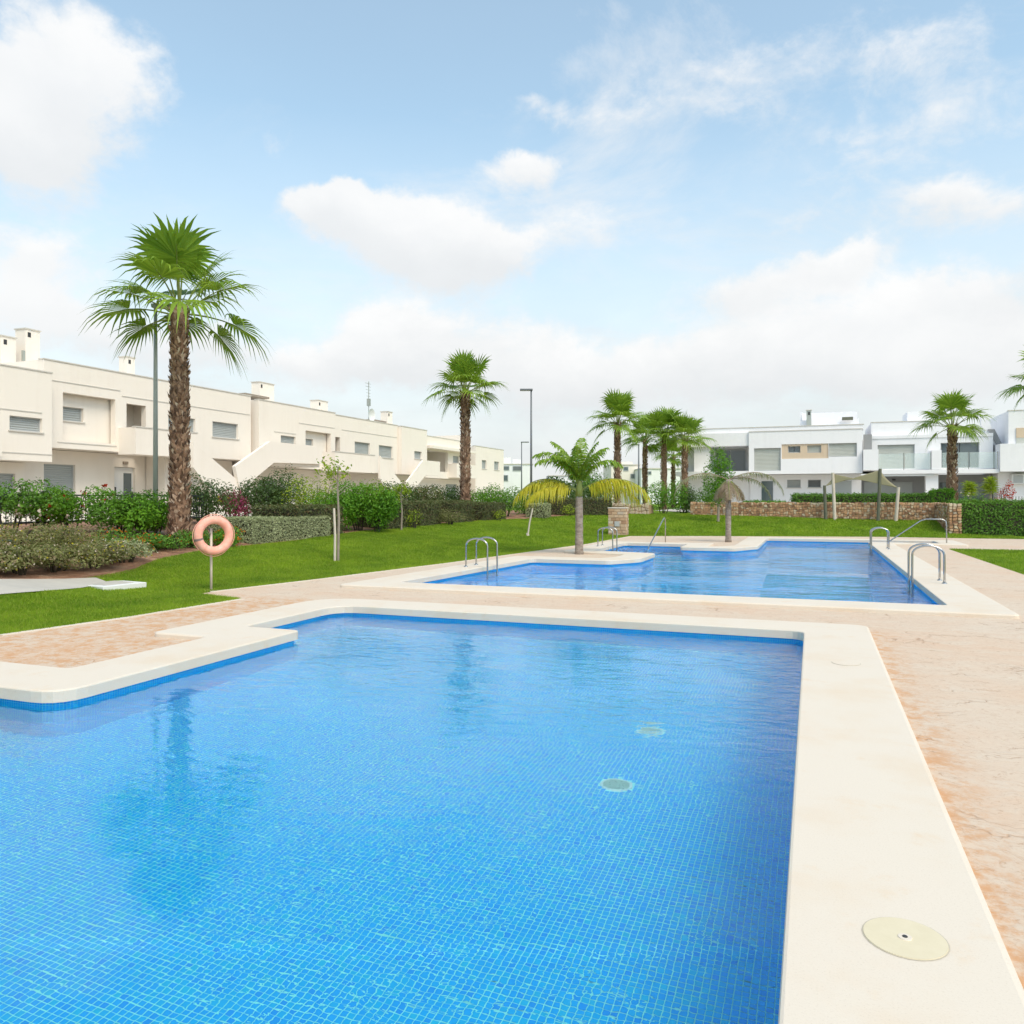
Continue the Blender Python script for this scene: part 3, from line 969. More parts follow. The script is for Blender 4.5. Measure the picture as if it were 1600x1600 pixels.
def hedge(label, cx, cy, sx_, sy_, h, rz=0.0, mat='leaf_brownhedge', dens=900, leaf=(.05, .03), rough=.03, group=None, z=None, rnd=0.08, cat='hedge', core='twig'):
    """clipped box hedge: dense leaf shell over a twiggy core, corners softened"""
    z0 = tz(cx, cy) if z is None else z
    root = tag(empty('hedge', (cx, cy, z0), rz), label, cat, group)
    A = [(sx_ * sy_, 'top'), (sy_ * h, 'x'), (sy_ * h, '-x'), (sx_ * h, 'y'), (sx_ * h, '-y')]
    out = []
    for area, side in A:
        n = int(area * dens)
        u, v = rng.uniform(-1, 1, n), rng.uniform(-1, 1, n)
        w_ = np.ones(n)
        if side == 'top':
            C = np.column_stack([u * sx_ / 2, v * sy_ / 2, w_ * h])
            N = np.tile([0, 0, 1.0], (n, 1))
        else:
            sg = -1 if side[0] == '-' else 1
            zz_ = (v + 1) / 2 * h
            if side[-1] == 'x':
                C = np.column_stack([w_ * sg * sx_ / 2, u * sy_ / 2, zz_])
                N = np.tile([sg, 0, 0.35], (n, 1))
            else:
                C = np.column_stack([u * sx_ / 2, w_ * sg * sy_ / 2, zz_])
                N = np.tile([0, sg, 0.35], (n, 1))
        # soften edges, lumpy faces, thick shell
        e = np.maximum(0, np.abs(C[:, 0]) - (sx_ / 2 - rnd)) ** 2 + np.maximum(0, np.abs(C[:, 1]) - (sy_ / 2 - rnd)) ** 2 + np.maximum(0, C[:, 2] - (h - rnd)) ** 2
        pull = np.clip(np.sqrt(e) / rnd - 1, 0, 1) * rnd
        lump = 0.35 * rough * (np.sin(C[:, 0] * 6.1 + cx) + np.sin(C[:, 1] * 5.3 + cy) + np.sin(C[:, 2] * 7.7))
        C = C - np.sign(C) * np.array([1, 1, 1]) * (pull * .6)[:, None] + N * (lump + rng.normal(0, rough, n) - 0.02)[:, None]
        N = N + unit(n) * 0.75
        N /= np.linalg.norm(N, axis=1)[:, None]
        s_ = rng.uniform(.6, 1.3, n)
        out.append(leaf_quads(C, N, leaf[0] * s_, leaf[1] * s_))
    link('foliage', quads_np(np.concatenate(out)), mat, root)
    mb = MB()
    i_ = 0.07
    mb.box(-sx_ / 2 + i_, sx_ / 2 - i_, -sy_ / 2 + i_, sy_ / 2 - i_, -0.08, h - i_)
    mb.build('branches', core, root)
    return root
# ------------------------------------------------------------------ palms
def fan_frond(pitch, pet, Rf, seed, droop=1.0):
    """one fan leaf of a palm: petiole and pleated blade, drooping under its weight; pitch baked in"""
    r = random.Random(seed)
    pts = []
    a = pitch
    p = Vector((0.05, 0, 0))
    d = Vector((math.cos(a), 0, math.sin(a)))
    for k in range(5):
        pts.append(p.copy())
        p = p + d * pet / 4
        a -= R(2 + 4 * droop)
        d = Vector((math.cos(a), 0, math.sin(a)))
    pet_pts = pts
    E0, D = pts[-1], d
    S = Vector((0, 1, 0))
    Nn = S.cross(D) * -1
    if Nn.z < 0 and pitch < R(80):
        Nn = -Nn
    V, Fc = [], []
    nseg = 25
    span = R(125)
    dth = 2 * span / nseg
    st = (0.04, 0.28, 0.50, 0.76, 1.0)
    for k in range(nseg):
        th = -span + (k + .5) * dth
        Ls = Rf * (0.72 + .28 * math.cos(th * .8)) * r.uniform(.9, 1.08)
        dirv = (D * math.cos(th) + S * math.sin(th) + Nn * (0.22 * abs(math.sin(th)))).normalized()
        side = (S * math.cos(th) - D * math.sin(th)).normalized()
        b = len(V)
        hang = r.uniform(.6, 1.35) * max(droop, .5)
        for i, q in enumerate(st):
            c = E0 + dirv * (Ls * q)
            if q > .4:
                t_ = (q - .4) / .6
                c = c - Vector((0, 0, 1)) * (hang * Rf * 0.42 * t_ ** 1.7) - dirv * (hang * Rf * .12 * t_ ** 2)
            w = Ls * min(q, .42) * dth * .54
            if q > .52:
                w *= ((1.02 - q) / .47) ** 1.6
            pl = Nn * (0.10 * w)
            V += [c - side * w, c + pl * 2.0, c + side * w]
            if i:
                j = b + 3 * i
                Fc += [(j - 3, j - 2, j + 1, j), (j - 2, j - 1, j + 2, j + 1)]
    mb = MB()
    mb.tube(pet_pts + [E0 + D * Rf * .25], [.026, .022, .018, .015, .012, .004], 5)
    me = bpy.data.meshes.new('frond')
    nb = len(V)
    me.from_pydata([tuple(v) for v in V] + mb.v, [], Fc + [tuple(i + nb for i in f) for f in mb.f])
    me.materials.append(MAT['palm_green'])
    me.materials.append(MAT['petiole'])
    for i, pl in enumerate(me.polygons):
        pl.material_index = 0 if i < len(Fc) else 1
    me.update()
    return me
FAN = {}
def fan_lib(key, pitch, pet, Rf, droop):
    if key not in FAN:
        FAN[key] = [fan_frond(R(pitch + dv), pet, Rf, hash((pitch, dv)) & 0xffff, droop) for dv in (-5, 0, 6)]
    return FAN[key]
def trunk_profile(h, r0, r1, seed, rows=40, n=18):
    r = random.Random(seed)
    V, Fc = [], []
    bx_, by_ = r.uniform(-.06, .06), r.uniform(-.06, .06)
    for i in range(rows + 1):
        q = i / rows
        rad = r0 + (r1 - r0) * min(1, q * 1.15) + 0.20 * r0 * max(0, 1 - q * 9) + 0.025 * math.sin(q * 23 + seed)
        for k in range(n):
            a = 2 * math.pi * k / n
            rr = rad * (1 + r.uniform(-.07, .07))
            V.append((bx_ * math.sin(q * 3) + rr * math.cos(a), by_ * math.sin(q * 3) + rr * math.sin(a), q * h - (0.12 if i == 0 else 0)))
    for i in range(rows):
        for k in range(n):
            Fc.append((i * n + k, i * n + (k + 1) % n, (i + 1) * n + (k + 1) % n, (i + 1) * n + k))
    Fc.append(tuple(range(rows * n, rows * n + n)))
    return pyd(V, Fc, True)
def boots_mesh(h, r0, r1, n, seed, size=1.0):
    """old leaf bases: short split stubs that stand off the trunk, crossing left and right"""
    r = np.random.default_rng(seed)
    q = r.uniform(0.0, 1.0, n)
    a = r.uniform(0, 2 * math.pi, n)
    rad = r0 + (r1 - r0) * np.minimum(1, q * 1.15) + 0.20 * r0 * np.maximum(0, 1 - q * 9)
    out = np.column_stack([np.cos(a), np.sin(a), np.zeros(n)])
    tang = np.column_stack([-np.sin(a), np.cos(a), np.zeros(n)])
    upv = np.tile([0, 0, 1.0], (n, 1))
    L = r.uniform(.10, .22, n)[:, None] * size
    W = r.uniform(.025, .05, n)[:, None] * size
    lean = r.choice([-1, 1], n)[:, None] * r.uniform(.2, .8, n)[:, None]
    stand = r.uniform(.12, .55, n)[:, None]
    C = out * (rad * 0.97)[:, None] + upv * (q * h)[:, None]
    d = upv + tang * lean + out * stand
    d /= np.linalg.norm(d, axis=1)[:, None]
    side = np.cross(d, out)
    side /= np.linalg.norm(side, axis=1)[:, None]
    bulge = out * 0.018
    return quads_np(np.stack([C - side * W, C + d * L * .6 - side * W * .8 + bulge, C + d * L, C + d * L * .6 + side * W * .8 + bulge, C + side * W], 1), k=5)
def fan_palm(label, x, y, z0, ztop, crown_r, r0, r1, seed, nf=26, boots=900, group='fan palms around the pool garden', skip=None):
    """ztop = top of the trunk (bud)"""
    r = random.Random(seed)
    h = ztop - z0
    root = tag(empty('palm_tree', (x, y, z0)), label, 'palm tree', group)
    link('trunk', trunk_profile(h, r0, r1, seed), 'palm_trunk', root)
    tag(link('leaf_bases', boots_mesh(h + .1, r0, r1, boots, seed), 'palm_boot', root), kind='stuff')
    s_ = crown_r / 2.1
    rings = [(88, 5, 1.20, 1.15, .22), (72, 6, 1.15, 1.20, .35), (47, 6, .90, 1.22, .7), (27, 6, 1.10, 1.20, .75), (7, 5, 1.10, 1.12, .9), (-14, 3, .8, .95, 1.0)]
    tot = sum(q[1] for q in rings)
    for (pt, cnt, pet, Rf, dr) in rings:
        lib = fan_lib((pt,), pt, pet, Rf, dr)
        k_ = max(2, round(cnt * nf / tot))
        a0 = r.uniform(0, 6.28)
        for k in range(k_):
            a = a0 + 2 * math.pi * (k + r.uniform(-.25, .25)) / k_
            if pt < 0:
                cam_a = math.atan2(-y, -x)
                da = (a - cam_a + math.pi) % (2 * math.pi) - math.pi
                if abs(da) < 1.0:
                    a = cam_a + math.copysign(1.0 + r.uniform(0, .5), da)
            fr = link('frond', r.choice(lib), None, root, loc=(0, 0, h - .05 + r.uniform(-.12, .12)), rot=(r.uniform(-.15, .15), r.uniform(-.12, .12), a))
            fr.scale = (s_ * r.uniform(.9, 1.1),) * 3
    return root
def pinnate_frond(pitch, length, bend, nl, ll, seed, mat, hang=.6, wid=.018):
    """feather leaf: arching rachis with two rows of hanging leaflets; pitch baked in"""
    r = random.Random(seed)
    pts = []
    a, p = pitch, Vector((.03, 0, 0))
    K = 14
    for k in range(K + 1):
        pts.append(p.copy())
        p = p + Vector((math.cos(a), 0, math.sin(a))) * (length / K)
        a -= bend / K * (0.5 + 1.0 * k / K)
    mb = MB()
    mb.tube(pts, [.022 * (1 - .85 * k / K) for k in range(K + 1)], 5)
    nr = len(mb.f)
    for i in range(nl):
        q = .14 + .84 * i / nl
        f_ = q * K
        k = min(int(f_), K - 1)
        c = pts[k].lerp(pts[k + 1], f_ - k)
        t_ = (pts[k + 1] - pts[k]).normalized()
        L = ll * (math.sin(math.pi * min(1, .12 + q * .86)) ** .6) * r.uniform(.8, 1.15)
        for sd in (-1, 1):
            d = (Vector((0, sd, 0)) * r.uniform(.8, 1) + t_ * r.uniform(.35, .6) + Vector((0, 0, r.uniform(-.3, .35)))).normalized()
            m1 = c + d * L * .5 - Vector((0, 0, L * .12 * hang))
            e = c + d * L * .85 - Vector((0, 0, L * .55 * hang * r.uniform(.7, 1.3)))
            s_ = t_ * wid
            b = len(mb.v)
            mb.v += [tuple(c - s_ * .4), tuple(c + s_ * .4), tuple(m1 + s_), tuple(m1 - s_), tuple(e)]
            mb.f += [(b, b + 1, b + 2, b + 3), (b + 3, b + 2, b + 4)]
    me = bpy.data.meshes.new('frond')
    me.from_pydata(mb.v, [], mb.f)
    me.materials.append(MAT[mat])
    me.materials.append(MAT['petiole' if mat != 'palm_grey' else 'leaf_dry'])
    for i, pl in enumerate(me.polygons):
        pl.material_index = 1 if i < nr else 0
    return me
# ------------------------------------------------------------------ boundary walls of rubble stone
def rubble(me_len, h, t, n_px, seed, size=0.13):
    """face of a rubble wall: irregular stones proud of the mortar (wall along +X from 0, front at y=0)"""
    r = np.random.default_rng(seed)
    nx_, nz_ = max(2, int(me_len / size)), max(2, int(h / (size * .8)))
    gx_ = np.linspace(0, me_len, nx_ + 1)
    gz_ = np.linspace(0, h, nz_ + 1)
    P = np.zeros((nx_ + 1, nz_ + 1, 2))
    for i in range(nx_ + 1):
        for j in range(nz_ + 1):
            kx = 0 if i in (0, nx_) else r.uniform(-.42, .42)
            kz = 0 if j == 0 else (r.uniform(-.1, .5) if j == nz_ else r.uniform(-.42, .42))
            P[i, j] = gx_[i] + kx * me_len / nx_, gz_[j] + kz * h / nz_
    out = MB()
    for i in range(nx_):
        for j in range(nz_):
            c4 = [P[i, j], P[i + 1, j], P[i + 1, j + 1], P[i, j + 1]]
            cen = sum(c4) / 4
            ring = []
            for k in range(4):
                a, b_ = c4[k], c4[(k + 1) % 4]
                ring += [cen + (a - cen) * r.uniform(.74, .86), cen + ((a + b_) / 2 - cen) * r.uniform(.86, .96)]
            p = r.uniform(.012, .06)
            n = len(ring)
            V = [(q[0], 0.012, q[1]) for q in ring] + [(cen[0] + (q[0] - cen[0]) * .8, -p, cen[1] + (q[1] - cen[1]) * .8) for q in ring]
            out.add(V, [tuple(range(n, 2 * n))] + [(k, (k + 1) % n, n + (k + 1) % n, n + k) for k in range(n)])
    return out
wall = tag(empty('stone_wall', (-6.1, 42.9, 0.45)), 'long low wall of reddish brown rubble stone behind the far lawn', 'stone wall')
WL = 12.1
mb = MB()
mb.box(0, WL, 0, .4, -.1, .86)
mb.build('wall_core', 'mortar', wall)
tag(rubble(WL, .90, .4, 0, 3, .13).build('stones', 'stone', wall), kind='stuff')
# capping stones lie loosely along the top
rg = random.Random(5)
mb = MB()
x = 0.0
while x < WL - .1:
    w = rg.uniform(.14, .34)
    mb.box(x + .01, min(x + w, WL) - .01, rg.uniform(-.02, .03), .38 + rg.uniform(-.02, .04), .862, .885 + rg.uniform(0, .06))
    x += w
tag(mb.build('capping_stones', 'stone', wall, bevel=.012), kind='stuff')
pier = tag(empty('stone_pier', (5.55, 39.15, -.1)), 'short reddish stone pier ending the wall beside the tall right hedge', 'stone pier')
mb = MB()
mb.box(0.04, .46, .04, 3.7, 0, 1.42)
mb.build('wall_core', 'mortar', pier)
tag(rubble(.5, 1.46, .3, 0, 8, .15).build('stones', 'stone', pier), kind='stuff')
sd = rubble(3.7, 1.46, .3, 0, 9, .15).build('side_stones', 'stone', pier, loc=(0.03, 3.72, 0), rot=(0, 0, R(-90)))
tag(sd, kind='stuff')
# shower pillar clad in pale stone: each stone is a piece of its own
px_, py_ = onZ(966, 837, DECK_Z)
pil = tag(empty('stone_pillar', (px_, py_, -.08), R(4)), 'square pillar clad in pale stone at the edge of the far deck', 'pillar')
mb = MB()
mb.box(-.39, .39, -.28, .28, 0, 1.20)
mb.build('core', 'mortar', pil)
rg = random.Random(21)
for face in range(2):
    Wd = .80 if face == 0 else .58
    nr = 9
    for i in range(nr):
        x = -Wd / 2
        while x < Wd / 2 - .04:
            w = min(rg.uniform(.12, .30), Wd / 2 - x)
            if Wd / 2 - (x + w) < .07:
                w = Wd / 2 - x
            hh_ = 1.22 / nr
            m2 = MB()
            p = rg.uniform(.015, .035)
            j = lambda: rg.uniform(-.008, .008)
            b = [(-w / 2 + .006, 0, .006), (w / 2 - .006, 0, .006), (w / 2 - .006, 0, hh_ - .006), (-w / 2 + .006, 0, hh_ - .006)]
            f = [(q[0] * .93 + j(), -p, q[2] * .9 + .007 + j()) for q in b]
            m2.add(b + f, [(4, 5, 6, 7), (0, 1, 5, 4), (1, 2, 6, 5), (2, 3, 7, 6), (3, 0, 4, 7)])
            cxs = x + w / 2
            if face == 0:
                m2.build('stone', 'pillar_stone', pil, loc=(cxs, -.28, i * hh_))
            else:
                m2.build('stone', 'pillar_stone', pil, loc=(.39, cxs, i * hh_), rot=(0, 0, R(90)))
            x += w
mb = MB()
mb.box(-.42, .42, -.32, .30, 1.222, 1.26)
mb.build('cap_slab', 'cap_stone', pil, bevel=.01)
mb = MB()
mb.box(-.11, .11, -.335, -.318, .44, .66)
mb.build('control_plate', 'frame_grey', pil)
# low stone planter behind the pillar
pl = onD(980, 800, 43)
plo = tag(empty('stone_planter', (pl[0], pl[1], .5), R(0)), 'low grey stone planter under the yellow fronds behind the pillar', 'planter')
mb = MB()
mb.box(-1.1, 1.2, 0, 1.2, 0, .72)
mb.build('wall_core', 'mortar', plo)
o_ = rubble(2.3, .78, .3, 0, 31, .2).build('stones', 'pillar_stone', plo, loc=(-1.1, 0, 0))
tag(o_, kind='stuff')
# ------------------------------------------------------------------ fan palms
fan_palm('tallest fan palm with shaggy brown trunk beside the left lamp post', -15.05, 15.9, tz(-15.05, 15.9), 6.28, 2.4, .218, .185, 11, 22, 1700)
fan_palm('fan palm with bare straight trunk in front of the cream row houses', -14.72, 32.92, tz(-14.72, 32.92), 6.3, 1.98, .225, .185, 12, 26, 1100)
for lab, px, d, yb, cr, tr, sd_ in (('fan palm on the left of the far palm group', 965, 48, 664, 2.2, .215, 13), ('thin fan palm second from the left in the far palm group', 1008, 57, 688, 2.1, .18, 14), ('fan palm second from the right in the far palm group', 1037, 54, 680, 2.2, .195, 15),
                                  ('fan palm on the right of the far palm group beside the white house', 1070, 53, 690, 2.2, .2, 16), ('small low fan palm crown half hidden behind the far palm group', 1052, 64, 716, 1.8, .17, 17)):
    X, Y, Z = onD(px, yb, d)
    fan_palm(lab, X, Y, tz(X, Y) - .1, Z, cr, tr, tr * .85, sd_, 24, 500)
X, Y, Z = onD(1488, 668, 41)
fan_palm('fan palm standing before the white houses behind the stone wall', X, Y, tz(X, Y) - .1, Z, 2.15, .235, .2, 18, 20, 700)
X, Y, Z = onD(1630, 604, 36)
fan_palm('fan palm cut off by the right edge of the view', X, Y, tz(X, Y) - .1, Z, 2.0, .24, .2, 19, 20, 300)
# ------------------------------------------------------------------ the two young feather palms on the pool peninsulas
def plain_trunk(h, r0, r1, seed, lean=0.0):
    r = random.Random(seed)
    mb = MB()
    K = 16
    pts = [(lean * (k / K) ** 2, 0, h * k / K - (0.1 if k == 0 else 0)) for k in range(K + 1)]
    mb.tube(pts, [(r0 + (r1 - r0) * k / K) * (1.25 if k == 0 else 1) * r.uniform(.95, 1.06) for k in range(K + 1)], 14)
    return mb
YR = math.degrees(YAW)                                   # yaw of the direction "to the right" seen from the pool edge
qx, qy = onZ(905, 866, DECK_Z)
yp = tag(empty('palm_tree', (qx, qy, DECK_Z)), 'young feather palm with green upright fronds and drooping yellow ones on the pool deck', 'palm tree', 'young feather palms on the pool peninsulas')
plain_trunk(1.75, .122, .105, 3).build('trunk', 'smooth_trunk', yp, smooth=True)
mb = MB()
mb.tube([(0, 0, 1.7), (0, 0, 1.95), (0.02, 0, 2.3)], [.12, .10, .05], 12)
mb.build('crownshaft', 'petiole', yp, smooth=True)
rg = random.Random(4)
for (yaw, pt, ln, bd, mt, ll) in ((198, 78, 1.95, 125, 'palm_lime', .46), (185, 84, 1.7, 70, 'palm_lime', .42), (215, 72, 1.8, 130, 'palm_lime', .44), (20, 74, 1.75, 140, 'palm_lime', .40), (35, 82, 1.6, 80, 'palm_lime', .40), (280, 80, 1.5, 70, 'palm_green', .36), (100, 84, 1.8, 60, 'palm_lime', .40), (240, 76, 1.5, 100, 'palm_lime', .38),
                                  (330, 78, 1.5, 90, 'palm_lime', .38), (10, 86, 1.5, 50, 'palm_green', .36), (150, 80, 1.6, 90, 'palm_green', .38)):
    me = pinnate_frond(R(pt), ln, R(bd), 60, ll, rg.randint(0, 999), mt, .9, .022)
    link('frond', me, None, yp, loc=(0, 0, 1.98), rot=(0, 0, R(yaw)))
for (yaw, pt, ln, bd) in ((203, 30, 2.3, 115), (192, 36, 1.9, 100), (214, 20, 1.8, 90), (18, 32, 2.4, 110), (30, 24, 2.1, 100), (8, 36, 1.9, 100)):
    me = pinnate_frond(R(pt), ln, R(bd), 60, .52, rg.randint(0, 999), 'palm_yellow', 1.5, .016)
    fr = link('frond', me, None, yp, loc=(0, 0, 1.86), rot=(0, 0, R(yaw)))
    fr['label'] = 'yellow drooping frond'
qx, qy = onZ(1138, 847, DECK_Z)
dp = tag(empty('palm_tree', (qx, qy, DECK_Z)), 'sparse ailing palm with brown crown and thin grey arching fronds beside the pool', 'palm tree', 'young feather palms on the pool peninsulas')
plain_trunk(2.35, .108, .100, 6).build('trunk', 'smooth_trunk', dp, smooth=True)
for (yaw, pt, ln, bd, mt, nl, ll, hg) in ((200, 26, 2.6, 130, 'palm_grey', 34, .24, 1.2), (22, 28, 2.6, 125, 'palm_grey', 34, .24, 1.2), (34, 14, 2.2, 105, 'palm_grey', 26, .20, 1.2),
                                        (210, -38, .95, 50, 'leaf_dry', 34, .30, 1.2), (30, -34, 1.0, 50, 'leaf_dry', 34, .30, 1.2), (280, -46, .9, 40, 'leaf_dry', 30, .28, 1.2), (330, -44, .95, 40, 'leaf_dry', 30, .28, 1.2), (0, -55, .8, 30, 'leaf_dry', 30, .26, 1.2), (180, -52, .8, 30, 'leaf_dry', 30, .26, 1.2),
                                        (120, -20, 1.0, 60, 'leaf_dry', 26, .24, 1.2), (250, -55, 1.0, 30, 'leaf_dry', 26, .26, 1.2)):
    me = pinnate_frond(R(pt), ln, R(bd), nl + 12, ll * 1.1, rg.randint(0, 999), mt, hg, .017)
    link('frond', me, None, dp, loc=(0, 0, 2.34), rot=(0, 0, R(yaw)))
# ------------------------------------------------------------------ beds on the left
def at(px, d, z=None):
    X, Y, _ = onD(px, 800, d)
    return X, Y
for i, (px, py, rx, h, mt, lab) in enumerate(((5, 905, .85, .50, 'leaf_olive', 'grey green lavender bush at the left end of the low shrub bed'), (62, 905, .85, .52, 'leaf_olive', 'second lavender bush from the left in the low shrub bed'),
                                          (118, 900, .85, .54, 'leaf_olive', 'middle lavender bush of the low shrub bed behind the concrete path'), (172, 895, .80, .50, 'leaf_olive', 'silvery lavender bush behind the white manhole slab'), (222, 884, .70, .44, 'leaf_grey', 'rightmost small lavender bush by the orange flowers'),
                                          (30, 872, .9, .60, 'leaf_olive', 'lavender bush in the back row under the pale roses'), (110, 868, .9, .60, 'leaf_olive', 'lavender bush in the back row under the red hibiscus'))):
    X, Y, _ = hit(px, py)
    X -= .45
    shrub(lab, X, Y, rx, rx * .9, h, mt, 3600, (.075, .022), 'lavender_bush', 'shrub', 12, [('petal_yellow', 60, .03), ('petal_pale', 70, .03)], 'lavender bushes in the low bed', .5, .9, shell=.3)
X, Y = at(15, 19.5)
shrub('tall green rose bush with pale blooms at the left edge', X, Y, 1.15, 1.1, 1.40, 'leaf_green', 4000, (.085, .05), 'rose_bush', 'shrub', 9, fill=.46, flowers= [('petal_pale', 70, .075, (0, .5))])
X, Y = at(112, 20.5)
shrub('green hibiscus shrub with red blooms beside the black fence post', X, Y, 1.0, 1.0, 1.34, 'leaf_bright', 3600, (.085, .05), 'hibiscus_shrub', 'shrub', 8, fill=.44, flowers= [('petal_red', 20, .13), ('petal_pale', 30, .07, (0, .5))])
X, Y = at(185, 20.8)
shrub('dense green shrub between the hibiscus and the lamp post', X, Y, 1.0, 1.0, 1.12, 'leaf_green', 4600, (.085, .05), k=9, fill=.5)
X, Y = at(238, 20.5)
shrub('dense green shrub around the foot of the tall palm', X, Y, .85, .9, 1.12, 'leaf_bright', 3800, (.085, .05), k=8, fill=.5)
for px, py, rx, lab in ((205, 866, .55, 'orange lantana cushion nearest the lavender'), (245, 868, .5, 'orange lantana cushion in front of the tall palm trunk'), (290, 864, .5, 'orange lantana cushion just left of the lifebuoy'), (322, 861, .4, 'orange lantana cushion seen through the lifebuoy'), (368, 858, .5, 'orange lantana cushion against the grey hedge')):
    X, Y, _ = hit(px, py)
    shrub(lab, X - .5, Y + .1, rx, rx, .42, 'leaf_bright' if px > 350 else 'leaf_green', 1700, (.06, .035), 'lantana', 'flowers', 8, [('petal_orange', 110, .04)], 'orange lantana cushions')
X, Y = at(318, 26)
shrub('round green shrub with yellow flowers right of the tall palm', X, Y, 1.0, 1.0, 1.5, 'leaf_dark', 3600, (.09, .05), k=11, flowers=[('petal_yellow', 14, .1, (.2, .6))])
X, Y = at(362, 28)
shrub('purple bougainvillea below the outside stairs', X, Y, .8, .6, 1.1, 'petal_purple', 1500, (.08, .06), 'bougainvillea', 'shrub', 8)
X, Y = at(428, 30)
shrub('dark spreading evergreen tree before the second house', X, Y, 1.25, 1.2, 1.8, 'leaf_dark', 5200, (.10, .055), 'evergreen_shrub', 'shrub', 14)
X, Y = at(392, 29)
shrub('straggly dark shrub at the foot of the stairs', X, Y, .7, .7, 1.35, 'leaf_dark', 1500, (.10, .05), k=8)
# grey box hedge
hedge('wide clipped grey green box hedge behind the lifebuoy', -14.35, 18.55, 1.75, 3.5, .66, 0, 'leaf_grey', 2600, (.045, .028), .014, z=tz(-13.7, 18.5) - .02)
HG = 'clipped dark box hedges along the bed'
for lab, px0, py0, px1, py1, top, wd in (('dark clipped box hedge behind the staked sapling', 455, 843, 538, 836, 790, 1.5), ('dark clipped box hedge right of the bright green shrubs', 604, 829, 662, 826, 785, 1.5), ('dark clipped box hedge with yellow twigs growing before it', 668, 825, 694, 821, 784, 1.5),
                                       ('dark clipped box hedge at the foot of the second palm', 716, 819, 748, 817, 783, 1.6), ('dark clipped box hedge left of the leaning stake', 757, 815, 798, 813, 786, 1.6)):
    A_, B_ = hit(px0, py0), hit(px1, py1)
    yc, sy_ = (A_[1] + B_[1]) / 2, abs(B_[1] - A_[1])
    dm = -SA * (-13.6) + CA * yc
    ht = EYE - (top - CY) / F_PX * dm - .5
    hedge(lab, -13.6 - wd / 2, yc, wd, max(sy_, 1.0), ht, 0, 'leaf_brownhedge', 1100, (.06, .036), .03, HG, z=.48)
A_ = hit(845, 811)
hedge('small clipped grey green box hedge near the leaning stake', A_[0] - .3, A_[1] + .5, 1.05, 1.0, .72, 0, 'leaf_grey', 1300, (.05, .03), .02)
A_ = hit(905, 806)
hedge('long dark hedge behind the yellow fronded palm', A_[0] - .2, A_[1] + .7, 3.4, 1.2, .85, R(20), 'leaf_brownhedge', 800, (.065, .04), .03, HG)
# bright shrubs by the sapling
for lab, px, d, rx, h, mt in (('yellow green shrub left of the sapling', 492, 27.5, .95, 1.6, 'leaf_lime'), ('bright green shrub directly behind the sapling', 515, 25.6, .8, 1.2, 'leaf_bright'), ('tall bright green shrub right of the sapling', 562, 26.2, .85, 1.5, 'leaf_bright'), ('bright green rounded shrub beside the dark hedges', 590, 26.0, .65, 1.35, 'leaf_bright'), ('loose yellow green shrub with red leaf tips behind the bright shrubs', 585, 28.5, .9, 1.6, 'leaf_lime')):
    X, Y = at(px, d)
    shrub(lab, X, Y, rx, rx, h, mt, 4200 if mt == 'leaf_bright' else 2300, (.10, .04), k=12)
# tall back row
for lab, px, d, rx, h, mt in (('dark shrub in the back row right of the bright shrubs', 615, 33, 1.0, 1.45, 'leaf_dark'), ('olive green shrub in the back row below the beige balcony', 655, 35, 1.2, 1.42, 'leaf_brownhedge'), ('dark shrub in the back row left of the second palm', 700, 37, 1.2, 1.42, 'leaf_dark'),
                              ('blue green shrub in the back row right of the second palm', 752, 39, 1.2, 1.45, 'leaf_bright'), ('blue green shrub in the back row below the far white house', 790, 40, 1.2, 1.45, 'leaf_green'), ('dark shrub in the back row beside the tall street lamp', 822, 42, 1.0, 1.35, 'leaf_green'),
                              ('dark shrub behind the yellow fronds left of the trunk', 872, 45, 1.4, 1.5, 'leaf_dark'), ('dark shrub behind the young palm trunk', 925, 46, 1.4, 1.6, 'leaf_dark'), ('leafy green shrub behind the pillar', 930, 47, 1.0, 2.1, 'leaf_green'),
                              ('tall dark green shrub between the yellow fronds and the stone wall', 1035, 43.5, 1.15, 1.75, 'leaf_bright'), ('dark shrub at the left end of the stone wall', 1070, 44.5, .9, 1.55, 'leaf_dark'), ('round green shrub above the stone wall', 1108, 45.5, 1.0, 1.6, 'leaf_green')):
    X, Y = at(px, d)
    shrub(lab, X, Y, rx, rx, h, mt, 2300, (.12, .055), k=10, group='back row shrubs')
A_ = hit(716, 823)
shrub('low brownish mound shrub in front of the palm hedge', A_[0] - .5, A_[1] + .2, .75, .75, .62, 'leaf_olive', 1800, (.06, .025), k=7, up=.9)
A_ = hit(640, 827)
shrub('sparse yellow twiggy plant before the dark hedges', A_[0] + .0, A_[1] + .3, .42, .42, .80, 'leaf_lime', 380, (.08, .035), 'plant', 'plant', 6)
A_ = hit(772, 815)
shrub('sparse yellow green plant before the dark hedge of the second palm', A_[0] + .1, A_[1] + .3, .45, .45, .55, 'leaf_lime', 300, (.08, .035), 'plant', 'plant', 6)
A_ = hit(890, 807)
shrub('small yellow green plant at the bed edge behind the young palm', A_[0], A_[1] + .2, .45, .45, .65, 'leaf_lime', 300, (.09, .04), 'plant', 'plant', 6)
